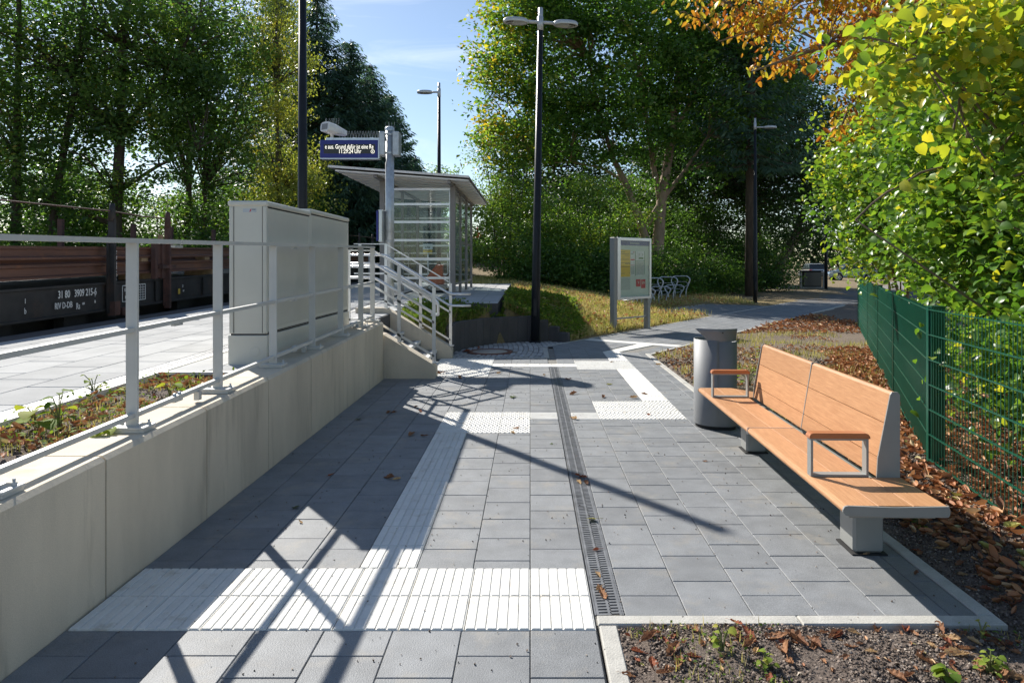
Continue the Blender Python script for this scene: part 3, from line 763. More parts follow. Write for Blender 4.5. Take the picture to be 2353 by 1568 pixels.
def railing():
    t = thing('guard_railing', 'light grey flat bar guard railing on top of the concrete wall', 'railing', (-2.21, 5, .7))
    X = -2.215
    tz = lambda y: 1.69+.0175*y
    ys = [0.75, 1.78, 2.80, 3.80, 4.84, 5.88, 6.93, 7.97, 8.92, 9.58]
    for y in ys:
        b = wz(y)
        m = MB(); m.box(X-.032, X+.032, y-.008, y+.008, b+.028, tz(y)-.012)
        p = m.build('post', M['rail_paint'], t)
        m = MB(); m.box(X-.10, X+.10, y-.065, y+.065, b+.016, b+.030, .003); m.box(X-.095, X+.095, y-.06, y+.06, b+.001, b+.015)
        for sx in (-.075, .075):
            m.lathe([(.013, 0), (.013, .012), (.007, .012), (.007, .028), (0, .028)], (X+sx, y+.03, b+.030), 6)
        m.build('base_plate', M['rail_paint'], p)
    def seg(f, w, h, name):
        for a, b2 in ((.4, 2.32), (2.325, 4.28), (4.285, 6.4), (6.405, 8.45), (8.455, 9.62)):
            m = MB(); m.bar((X, a, f(a)), (X, b2, f(b2)), w, h); o = m.build(name, M['rail_paint'], t)
    seg(lambda y: tz(y), .062, .026, 'top_rail')
    seg(lambda y: wz(y)+.56+.0*y, .034, .026, 'middle_rail')
    seg(lambda y: wz(y)+.085, .034, .026, 'bottom_rail')
    for y in (1.3, 2.32, 4.28, 6.4, 8.45):
        for zz in (wz(y)+.085, tz(y)-.008, wz(y)+.56): part('connector', M['galv'], t, lambda m: m.box(X-.012, X+.012, y-.05, y+.05, zz-.028, zz-.012))
        for dy in (-.03, .03): part('bolt', M['galv'], t, lambda m: m.lathe([(.012, 0), (.012, .014), (0, .014)], (X, y+dy, wz(y)+.098), 6))
        part('bracket', M['galv'], t, lambda m: m.box(X-.004, X+.03, y+.22, y+.26, wz(y)+.02, wz(y)+.075))
railing()
def bend(pts, r=.06, n=4):
    P = [np.array(p, float) for p in pts]; out = [P[0]]
    for k in range(1, len(P)-1):
        a = P[k-1]-P[k]; b = P[k+1]-P[k]; la, lb = np.linalg.norm(a), np.linalg.norm(b); q = min(r, la*.45, lb*.45)
        s, e = P[k]+a/la*q, P[k]+b/lb*q
        for i in range(n+1):
            u = i/n; out.append((1-u)**2*s+2*u*(1-u)*P[k]+u*u*e)
    out.append(P[-1]); return out
def stair_rail(y, inner, far):
    lab = 'silver stair railing beside the planted slope on the far side of the steps' if far else 'silver stair railing next to the wall on the near side of the steps'
    t = thing('stair_railing', lab, 'railing', (-1.9, y, .5), 0, 'stair railings')
    top = lambda x: SL(x)+1.09
    xe, xb = -1.38, (-2.50 if far else -2.25)
    xl = -3.05 if far else -2.62
    zt = top(xb)
    m = MB(); m.bar((xl, y, zt), (xb, y, zt), .06, .016); m.bar((xb, y, zt), (xe, y, top(xe)), .06, .016); m.build('top_rail', M['alu'], t)
    for x in ((-2.95, -2.5, -1.9, xe) if far else (-2.6, -1.88, xe)):
        zb = SL(max(x, -2.46 if far else -2.08)); m = MB(); m.bar((x, y, zb), (x, y, (top(x) if x > xb else zt)-.008), .016, .05, (1, 0, 0)); m.box(x-.06, x+.06, y-.04, y+.04, zb-.002+.004, zb+.016); m.build('post', M['alu'], t)
    for off, nm in ((.10, 'bottom_bar'), (.58, 'middle_bar')):
        m = MB(); z0 = SL(xb)+off
        m.bar((xl, y, z0), (xb, y, z0), .016, .03); m.bar((xb, y, z0), (xe, y, SL(xe)+off), .016, .03); m.build(nm, M['alu'], t)
    yi = y+inner*.075
    for off in (.90, .70):
        P = [(xl-.25, yi, SL(xb)+off), (xb, yi, SL(xb)+off), (xe, yi, SL(xe)+off)]
        if far: P += [(-1.02, yi, SL(xe)+off)]
        m = MB(); m.tube(bend(P), .021, 10)
        for x in (-2.3, -1.85, -1.42): m.bar((x, y, SL(x)+off-.05), (x, yi, SL(x)+off-.02), .012, .012)
        m.build('handrail', M['alu'], t)
    if not far:
        P = [(xe, yi, SL(xe)+.90), (xe+.05, yi, SL(xe)+.86), (xe+.05, yi, SL(xe)+.68), (xe, yi, SL(xe)+.70)]
        part('handrail_end', M['alu'], t, lambda m: m.tube(bend(P, .04), .021, 10))
    P = [(xl-.25, yi, SL(xb)+.90), (xl-.33, yi, SL(xb)+.88), (xl-.33, yi, SL(xb)+.72), (xl-.25, yi, SL(xb)+.70)]
    part('handrail_end', M['alu'], t, lambda m: m.tube(bend(P, .05), .021, 10))
stair_rail(9.78, 1, False)
stair_rail(11.82, -1, True)
def palisade():
    t = thing('palisade_wall', 'curved low wall of dark concrete palisades round the cobbles', 'wall', (-.5, 13.5, 0))
    P = np.array(ARC); seg = np.linalg.norm(np.diff(P, axis=0), axis=1); L = np.concatenate([[0], np.cumsum(seg)]); n = 17
    for i in range(n):
        a, b = L[-1]*i/n, L[-1]*(i+1)/n
        p = np.array([np.interp(a, L, P[:, 0]), np.interp(a, L, P[:, 1])]); q = np.array([np.interp(b, L, P[:, 0]), np.interp(b, L, P[:, 1])])
        d = q-p; d /= np.linalg.norm(d); nn = np.array([-d[1], d[0]])
        if nn @ (p-np.array([-.3, 12.8])) < 0: nn = -nn
        h = 0.53 if i < n-3 else (0.44, 0.31, 0.20)[i-(n-3)]
        if i == 0: h = .34
        if i == 1: h = .50
        p2, q2 = p+d*.002, q-d*.002
        m = MB(); m.slab([tuple(p2), tuple(q2), tuple(q2+nn*.11), tuple(p2+nn*.11)], -.1, h+random.uniform(-.006, .006), .008); m.build('palisade', M['palisade'], t)
palisade()
# ------------------------------------------------------------------ cabinets
def cabinet(y0, y1, label, sticker):
    t = thing('utility_cabinet', label, 'cabinet', (-2.565, (y0+y1)/2, pz(y0)), 0, 'cabinets behind the railing')
    x0, x1 = -2.733, -2.40; zb = pz(y0)-.01; zt = 2.155 + .0185*((y0+y1)/2-6.7); zp = .975+.0185*((y0+y1)/2-6.7)
    m = MB(); m.box(x0-.012, x1+.012, y0-.012, y1-.002, zb, zp, .006)
    pl = m.build('plinth', M['cabinet'], t)
    m = MB(); m.lathe([(.045, 0), (.045, .003), (.04, .004), (0, .004)], (0, 0, 0), 24)
    mm = MB(); mm.add([(-2.50+v[0], y0-.012-v[2], zb+.13+v[1]) for v in m.v], [f for f in m.f]); mm.build('knock_out_disc', M['cabinet'], pl)
    m = MB(); m.box(x0+.006, x1-.006, y0+.006, y1-.008, zp, zp+.014); m.build('shadow_gap', M['dark'], t)
    m = MB(); m.box(x0, x1, y0, y1-.004, zp+.014, zt-.006); m.build('body', M['cabinet'], t)
    for xa in (x0-.004, x1-.034):                                # corner trims stand proud of the panels
        for ya, yb in ((y0-.008, y0+.03), (y1-.036, y1-.002)): part('corner_trim', M['cabinet'], t, lambda m: m.box(xa, xa+.038, ya, yb, zp+.016, zt-.008, .006))
    m = MB(); m.box(x0+.0345, x0+.039, y0-.002, y0+.01, zp+.02, zt-.01); m.box(x1-.039, x1-.0345, y0-.002, y0+.01, zp+.02, zt-.01); m.build('seam', M['dark'], t)
    m = MB(); y = y0+.06
    while y < y1-.07: m.box(x1-.001, x1+.0025, y, y+.007, zp+.06, zt-.05, 0); y += .021
    m.build('ribbed_panel', M['cabinet'], t)
    m = MB(); m.box(x1-.004, x1+.001, y0+.03, y1-.036, zp+.016, zp+.026); m.box(x1-.01, x1+.0015, y0+.01, y1-.01, zt-.022, zt-.008); m.build('panel_gap', M['dark'], t)
    m = MB(); m.box(x0-.016, x1+.016, y0-.018, y1-.004, zt-.006, zt+.042, .012); m.build('roof_cap', M['cabinet'], t)
    if sticker:
        m = MB(); m.box(-2.612, -2.490, y0-.003, y0+.001, 2.095, 2.128); p = m.build('label_plate', M['plate'], t)
        def swirl(m):
            for a, b in (((-2.546, 2.112), (-2.536, 2.124)), ((-2.552, 2.099), (-2.540, 2.113))):
                m.bar((a[0], y0-.0035, a[1]), (b[0], y0-.0035, b[1]), .002, .008, (-.8, 0, .6))
        part('emblem', M['red'], p, swirl)
        part('lettering', M['ink'], p, lambda m: [m.box(-2.530+i*.0065, -2.525+i*.0065, y0-.004, y0-.003, 2.117, 2.124) for i in range(5)])
cabinet(6.21, 7.435, 'near light grey utility cabinet with ribbed side and small emblem plate', True)
cabinet(7.44, 9.0, 'far light grey utility cabinet without emblem plate, nearer the stairs', False)

# ------------------------------------------------------------------ lamps
def lamp_head(t, px, py, z, dirx, diry, L=.52, W=.30):
    # flat oval housing pointing along (dirx,diry)
    d = np.array([dirx, diry]); d = d/np.linalg.norm(d); n = np.array([-d[1], d[0]]); c = np.array([px, py])
    def ring(m, prof):
        vs = []; k = 28
        for r, zz in prof:
            for i in range(k):
                a = 2*math.pi*i/k; p = c + d*(L/2*r*math.cos(a)) + n*(W/2*r*math.sin(a)); vs.append((p[0], p[1], z+zz))
        fs = []
        for j in range(len(prof)-1):
            for i in range(k): fs.append((j*k+i, j*k+(i+1) % k, (j+1)*k+(i+1) % k, (j+1)*k+i))
        m.add(vs, fs, True)
    h = part('lamp_head', M['lampgrey'], t, lambda m: ring(m, [(0.0, -.030), (.80, -.030), (.97, -.042), (1, -.030), (1, .02), (.9, .045), (.5, .062), (0, .066)]))
    def tray(m):
        P = []
        for a in np.linspace(-1.25, 1.25, 14): P.append(c + d*(L/2*.78*math.cos(a)) + n*(W/2*.78*math.sin(a)))
        m.add([(p[0], p[1], z-.0335) for p in P], [tuple(range(len(P)))])
    part('lamp_tray', M['lampdark'], h, tray)
    def lens(m):
        for i in range(6):
            for j in range(4 if i < 3 else 2):
                jj = j - (1.5 if i < 3 else .5)
                p = c + d*(.045+i*.024) + n*(jj*.026); m.box(p[0]-.008, p[0]+.008, p[1]-.008, p[1]+.008, z-.042, z-.034, .003)
    part('led_lens', M['lamplens'], h, lens)
def street_lamp(label, x, y, z0, ztop, r0, r1, arms, zarm, lean=(0, 0), grey=.45, collar=True):
    t = thing('street_lamp', label, 'street lamp', (x, y, z0), 0, 'street lamps')
    tx, ty = x+lean[0], y+lean[1]
    zs = ztop-grey if arms else ztop
    f = lambda z: (z-z0)/(ztop-z0)
    P = [(x+(tx-x)*f(z), y+(ty-y)*f(z), z) for z in (z0-.05, z0+1.4, zs)]
    part('pole', M['pole'], t, lambda m: m.tube([P[0], P[1]] + [P[2]], [r0, r0*.96, r1], 16))
    def door(m):
        m.box(x-.035, x+.035, y-r0-.002, y-r0+.004, z0+.55, z0+.9, .002)
    part('access_door', M['pole'], t, door)
    part('base_ring', M['pole'], t, lambda m: m.lathe([(r0+.03, -.02), (r0+.03, .02), (r0, .03)], (x, y, z0), 16))
    if not arms: return t
    part('pole_top', M['lampgrey'], t, lambda m: (m.tube([(P[2][0], P[2][1], zs), (tx, ty, ztop)], r1*.86, 14), m.tube([(P[2][0], P[2][1], zs-.02), (P[2][0], P[2][1], zs+.26)], r1*1.12, 14)))
    for dx, dy, off in arms:
        n = math.hypot(dx, dy); ux, uy = dx/n, dy/n
        part('arm', M['lampgrey'], t, lambda m: m.tube([(tx, ty, zarm), (tx+ux*(off-.2), ty+uy*(off-.2), zarm)], .033, 10))
        lamp_head(t, tx+ux*off, ty+uy*off, zarm, ux, uy)
    return t
street_lamp('black twin-headed street lamp standing at the edge of the cobbles', 0.10, 14.15, 0, 6.92, .092, .056, [(-1, -.16, .52), (1, .16, .53)], 6.62, (.115, 0))
street_lamp('black single-headed street lamp seen above the shelter roof', -3.06, 22.9, .9, 7.68, .075, .05, [(-1, 0, .48)], 7.37)
street_lamp('black single-headed street lamp beside the shaded path junction', 9.17, 27.85, 0, 7.55, .085, .05, [(1, .0, .62)], 7.18)
t = thing('pole', 'tall black pole behind the utility cabinets reaching out of the picture', 'pole', (-3.37, 10.1, pz(10.1)))
part('shaft', M['pole'], t, lambda m: m.tube([(-3.37, 10.1, .7), (-3.37, 10.1, 2.5), (-3.37, 10.1, 5.58)], [.071, .068, .056], 20))
part('cap', M['pole'], t, lambda m: m.lathe([(.058, -.02), (.058, .012), (.03, .03), (0, .034)], (-3.37, 10.1, 5.58), 16))

# ------------------------------------------------------------------ passenger information pole
def info_pole():
    X, Y = -2.80, 13.6; zb = pz(Y)
    t = thing('passenger_information_pole', 'galvanised platform pole carrying a blue train display and a loudspeaker', 'information pole', (X, Y, zb))
    part('pole', M['galv'], t, lambda m: m.tube([(X, Y, zb-.02), (X, Y, 4.32)], .088, 20))
    part('pole_cap', M['galv'], t, lambda m: m.lathe([(.094, -.06), (.094, .005), (.06, .03), (0, .035)], (X, Y, 4.32), 20))
    for a, b, nm in ((X-.19, X-.075, 'l'), (X+.075, X+.205, 'r')):
        m = MB(); m.box(a, b, Y-.12, Y+.16, 3.77, 4.24, .012); m.build('housing', M['galv'], t)
    part('clamp', M['galv'], t, lambda m: [m.lathe([(.094, -.02), (.094, .02)], (X, Y, z), 20) for z in (3.82, 4.19, 2.68, 2.07, 1.8)])
    x0, x1, z0, z1 = -4.16, -3.015, 3.715, 4.07
    d = part('display_case', M['blue'], t, lambda m: m.box(x0, x1, Y-.10, Y+.10, z0, z1, .008))
    part('side_frame', M['alu'], d, lambda m: (m.box(x1-.002, x1+.028, Y-.085, Y+.09, z0-.012, z1-.01), m.box(x0, x1-.003, Y-.09, Y+.09, z0-.02, z0-.001)))
    part('screen', M['screen'], d, lambda m: m.box(x0+.075, x1-.05, Y-.104, Y-.098, z0+.085, z1-.085))
    text('e aus. Grund dafür ist eine Re', .125, ((x0+x1)/2+.008, Y-.1055, 3.932), d, M['led'], sx=.635, ext=0.0)
    text('11:29:24 Uhr', .125, ((x0+x1)/2+.02, Y-.1055, 3.842), d, M['led'], sx=.68, ext=0.0)
    def clock(m):
        c = (x1-.10, 3.84)
        for i in range(20):
            a, b = 2*math.pi*i/20, 2*math.pi*(i+1)/20
            m.bar((c[0]+.034*math.cos(a), Y-.106, c[1]+.034*math.sin(a)), (c[0]+.034*math.cos(b), Y-.106, c[1]+.034*math.sin(b)), .002, .008, (math.cos(a), 0, math.sin(a)))
        m.box(c[0]-.005, c[0]+.005, Y-.107, Y-.105, c[1]-.016, c[1]+.014)
    part('symbol', M['led'], d, clock)
    def arm(m):
        m.box(-4.06, X-.15, Y-.03, Y+.03, 4.082, 4.125)
        for x in (-3.95, -3.5, -3.15): m.box(x-.03, x+.03, Y-.045, Y+.045, 4.07, 4.13)
        m.box(-4.2, -4.12, Y-.03, Y+.03, 4.03, 4.05)
    part('arm', M['alu'], t, arm)
    def spikes(m):
        m.box(-3.82, -3.0, Y-.004, Y+.004, 4.1255, 4.128)
        for x in np.arange(-3.80, -3.02, .055):
            for s in (-1, 1): m.tube([(x, Y, 4.125), (x+s*.018, Y+s*.02, 4.265)], .0022, 4, False)
    part('bird_spikes', M['galv'], t, spikes)
    part('bird_spikes', M['galv'], t, lambda m: [m.tube([(x, Y-.05, 4.39), (x+random.uniform(-.02, .02), Y-.05, 4.51)], .0022, 4, False) for x in np.arange(-4.07, -3.80, .033)])
    part('bird_spikes', M['galv'], t, lambda m: [m.tube([(x, Y, 4.34), (x+random.uniform(-.03, .03), Y, 4.44)], .0022, 4, False) for x in np.arange(X-.08, X+.1, .04)])
    def horn(m):                                                   # loudspeaker: flaring box, tilted
        sec = [(-.30, .135, .10), (-.12, .135, .10), (.20, .075, .06)]
        vs = []; c0 = np.array([-3.955, Y-.06, 4.30]); ax = np.array([.55, .78, -.12]); ax /= np.linalg.norm(ax); sd = np.cross(ax, [0, 0, 1]); sd /= np.linalg.norm(sd); up = np.cross(sd, ax)
        for tt, w, h in sec:
            for i in range(12):
                a = 2*math.pi*i/12; e = abs(math.cos(a))**.6*np.sign(math.cos(a)); g = abs(math.sin(a))**.6*np.sign(math.sin(a))
                vs.append(c0+ax*(tt+.15)+sd*w*e+up*h*g)
        fs = [tuple(range(11, -1, -1))]
        for j in range(2):
            for i in range(12): fs.append((j*12+i, j*12+(i+1) % 12, (j+1)*12+(i+1) % 12, (j+1)*12+i))
        fs.append(tuple(range(24, 36))); m.add(vs, fs, False)
        m.tube([(-3.95, Y, 4.12), (-3.95, Y, 4.24)], .03, 8)
    s = part('loudspeaker', M['whitepl'], t, horn)
    def mouth(m):
        c0 = np.array([-3.955, Y-.06, 4.30]); ax = np.array([.55, .78, -.12]); ax /= np.linalg.norm(ax); sd = np.cross(ax, [0, 0, 1]); sd /= np.linalg.norm(sd); up = np.cross(sd, ax)
        p = c0 - ax*.153; m.obox(p, ax*.003, sd*.085, up*.058)
    part('speaker_grille', M['frame'], s, mouth)
    n = part('notice_case', M['blue'], t, lambda m: m.box(X-.20, X-.165, Y-.30, Y+.25, 2.07, 2.66))
    part('notice_frame', M['alu'], n, lambda m: m.box(X-.163, X-.09, Y-.28, Y+.23, 2.05, 2.68, .008))
info_pole()

# ------------------------------------------------------------------ platform shelter
def shelter():
    x0, x1, y0, y1 = -3.57, -1.82, 16.5, 21.6
    t = thing('platform_shelter', 'glazed grey platform shelter with slatted sloping roof beyond the stairs', 'shelter', (-2.7, 19, pz(18)))
    zr = lambda x: 3.59 + (x+1.40)*(-.075)
    for x, y in [(x1-.05, y0), (x1-.05, 18.2), (x1-.05, 19.9), (x1-.05, y1), (x0, y0), (x0, y1), (x0, 19.05)]:
        m = MB(); w = .06 if y == y0 else .035
        m.box(x-w, x+w, y-.055, y+.055, pz(y)-.02, zr(x)-.05, .006); p = m.build('post', M['frame'], t)
    m = MB(); xa, xb, ya, yb = -4.62, -1.40, 15.6, 22.3
    m.add([(xa, ya, zr(xa)), (xb, ya, zr(xb)), (xb, yb, zr(xb)), (xa, yb, zr(xa)), (xa, ya, zr(xa)+.035), (xb, ya, zr(xb)+.035), (xb, yb, zr(xb)+.035), (xa, yb, zr(xa)+.035)], [(3, 2, 1, 0), (4, 5, 6, 7), (0, 1, 5, 4), (1, 2, 6, 5), (2, 3, 7, 6), (3, 0, 4, 7)])
    r = m.build('roof', M['roofdk'], t)
    m = MB()
    for y in np.arange(ya+.22, yb, .56): m.bar((xa+.15, y, zr(xa+.15)-.06), (xb-.02, y, zr(xb-.02)-.06), .37, .03)
    m.build('roof_slats', M['roofpl'], r)
    m = MB(); m.bar((x1-.05, ya+.1, zr(x1)-.12), (x1-.05, yb-.1, zr(x1)-.12), .08, .05); m.bar((x0, ya+.1, zr(x0)-.12), (x0, yb-.1, zr(x0)-.12), .08, .05); m.build('roof_beam', M['frame'], r)
    part('roof_edge', M['roofpl'], r, lambda m: (m.bar((xa, ya-.012, zr(xa)+.018), (xb, ya-.012, zr(xb)+.018), .02, .05)))
    zs = [3.42, 3.06, 2.63, 2.19, 1.74, 1.28]
    for y, tag_ in ((y0, 0), (y1, 1)):
        for z in zs:
            m = MB(); m.box(x0+.06, x1-.12, y-.02, y+.02, z-.028, z+.028); m.build('glazing_bar', M['alu'], t)
        m = MB(); m.box(x0+.06, x1-.12, y-.004, y+.004, 1.0, 3.40); m.build('glass_pane', M['glass'], t)
    m = MB(); m.box(x1-.135, x1-.118, y0-.03, y0+.03, pz(y0), 3.45); m.build('glazing_edge', M['alu'], t)
    for ya_, yb_ in ((y0+.06, 18.15), (18.25, 19.85), (19.95, y1-.06)):
        m = MB(); m.box(x1-.055, x1-.047, ya_, yb_, 1.15, 3.35); m.build('glass_pane', M['glass'], t)
        for z in (1.12, 2.2, 3.38): 
            m = MB(); m.box(x1-.07, x1-.03, ya_, yb_, z-.025, z+.025); m.build('glazing_bar', M['frame'], t)
    m = MB(); m.box(x1-.015, x1-.005, y0+.12, 17.6, 1.45, 2.95, .004); m.build('etched_panel', M['frost'], t)
    for ya_, yb_ in ((y0+.06, 19.0), (19.1, y1-.06)):
        m = MB(); m.box(x0-.004, x0+.004, ya_, yb_, 1.15, 3.35); m.build('glass_pane', M['glass'], t)
shelter()
t = thing('plate_compactor', 'small orange plate compactor with long handle standing in the shelter', 'compactor', (-2.55, 18.4, pz(18.4)))
zc = pz(18.4)
part('base_plate', M['rubber'], t, lambda m: m.prof([(-2.83, zc+.16), (-2.74, zc+.0), (-2.26, zc+.0), (-2.17, zc+.13), (-2.2, zc+.14), (-2.3, zc+.05), (-2.7, zc+.05)], 'y', 18.2, 18.6))
part('engine', M['orange'], t, lambda m: (m.box(-2.76, -2.32, 18.22, 18.58, zc+.22, zc+.46, .03), m.prof([(-2.74, zc+.46), (-2.36, zc+.46), (-2.36, zc+.74), (-2.50, zc+.76)], 'y', 18.25, 18.55)))
part('engine_frame', M['frame'], t, lambda m: m.box(-2.66, -2.25, 18.24, 18.56, zc+.08, zc+.22, .01))
part('handle', M['rusty_post'], t, lambda m: [m.tube([(-2.35, y, zc+.35), (-2.05, y, zc+.62), (-1.98, y, zc+.95)], .018, 8) for y in (18.3, 18.5)] + [m.tube([(-1.98, 18.3, zc+.95), (-1.98, 18.5, zc+.95)], .018, 8)])
# level crossing sign, end rails, worker
t = thing('level_crossing_sign', 'white sign lettered Bü above a small orange plate beyond the shelter', 'sign', (-4.05, 27, .5))
part('post', M['galv'], t, lambda m: m.tube([(-4.05, 27, .3), (-4.05, 27, 2.42)], .03, 10))
p = part('panel', M['whitepaint'], t, lambda m: m.box(-4.24, -3.86, 26.94, 26.965, 2.18, 2.40, .003))
text('Bü', .2, (-4.05, 26.938, 2.29), t, M['ink'], bold=.003)
part('orange_plate', M['yellow'], t, lambda m: m.box(-4.23, -3.87, 26.94, 26.965, 1.98, 2.17, .003))
part('print', M['ink'], t, lambda m: (m.box(-4.16, -3.95, 26.936, 26.939, 2.12, 2.14), m.box(-4.16, -3.95, 26.936, 26.939, 2.04, 2.055)))
t = thing('platform_railing', 'white tubular railing across the far end of the platform', 'railing', (-4, 25.0, .93))
for x in np.arange(-5.9, -2.1, .72): part('post', M['rail_paint'], t, lambda m: m.tube([(x, 25, .85), (x, 25, 2.0)], .022, 8))
for z in (2.0, 1.62, 1.25): part('rail', M['rail_paint'], t, lambda m: m.tube([(-5.9, 25, z), (-2.3, 25, z)], .02, 8))
def skin(name, joints, edges, mat, parent, sub=2):
    me = bpy.data.meshes.new(name); me.from_pydata([j[:3] for j in joints], edges, [])
    o = bpy.data.objects.new(name, me); col.objects.link(o)
    md = o.modifiers.new('s', 'SKIN'); sm = o.modifiers.new('d', 'SUBSURF'); sm.levels = sm.render_levels = sub
    for v, j in zip(me.skin_vertices[0].data, joints): v.radius = (j[3], j[4] if len(j) > 4 else j[3])
    me.skin_vertices[0].data[0].use_root = True
    bpy.context.view_layer.update()
    dg = bpy.context.evaluated_depsgraph_get(); m2 = bpy.data.meshes.new_from_object(o.evaluated_get(dg))
    bpy.data.objects.remove(o)
    m2.materials.clear(); m2.materials.append(mat); m2.polygons.foreach_set('use_smooth', [True]*len(m2.polygons))
    if parent is not None: m2.transform(frame_of(parent).inverted())
    q = bpy.data.objects.new(name, m2); col.objects.link(q); q.parent = parent; return q
def worker(x, y, z):
    t = thing('person', 'distant worker in orange jacket and dark trousers beyond the shelter', 'person', (x, y, z))
    k = lambda a, b, c, r, r2=None: (x+a, y+b, z+c, r, r2 or r)
    J = [k(0, 0, .95, .13, .10), k(0, 0, 1.2, .14, .10), k(0, 0, 1.42, .15, .10), k(0, 0, 1.53, .055), k(0, -.01, 1.62, .085, .095), k(0, -.01, 1.72, .08, .09),
         k(-.19, 0, 1.43, .055), k(-.27, .02, 1.15, .045), k(-.24, -.12, .92, .035), k(-.24, -.17, .82, .035), k(.19, 0, 1.43, .055), k(.26, .02, 1.15, .045), k(.27, -.1, .92, .035), k(.27, -.15, .82, .035),
         k(-.10, 0, .86, .095), k(-.11, -.02, .48, .07), k(-.12, .02, .09, .05), k(-.12, -.12, .04, .04), k(.10, 0, .86, .095), k(.11, .03, .48, .07), k(.12, .08, .09, .05), k(.12, -.06, .04, .04)]
    E = [(0, 1), (1, 2), (2, 3), (3, 4), (4, 5), (2, 6), (6, 7), (7, 8), (8, 9), (2, 10), (10, 11), (11, 12), (12, 13), (0, 14), (14, 15), (15, 16), (16, 17), (0, 18), (18, 19), (19, 20), (20, 21)]
    skin('body', J, E, M['skin'], t)
    JJ = [(a, b, c, r*1.16+.008, r2*1.16+.008) for a, b, c, r, r2 in [J[i] for i in (0, 1, 2, 6, 7, 8, 10, 11, 12)]]
    skin('jacket', JJ, [(0, 1), (1, 2), (2, 3), (3, 4), (4, 5), (2, 6), (6, 7), (7, 8)], M['hivis'], t)
    TT = [(a, b, c, r*1.15+.006, r2*1.15+.006) for a, b, c, r, r2 in [J[i] for i in (0, 14, 15, 16, 18, 19, 20)]]
    skin('trousers', TT, [(0, 1), (1, 2), (2, 3), (0, 4), (4, 5), (5, 6)], M['navy'], t)
    part('helmet', M['hivis'], t, lambda m: m.lathe([(.14, .0), (.125, .02), (.11, .08), (.06, .13), (0, .145)], (x, y-.01, z+1.70), 14))
worker(-4.42, 57, float(height(-4.42, 57)))

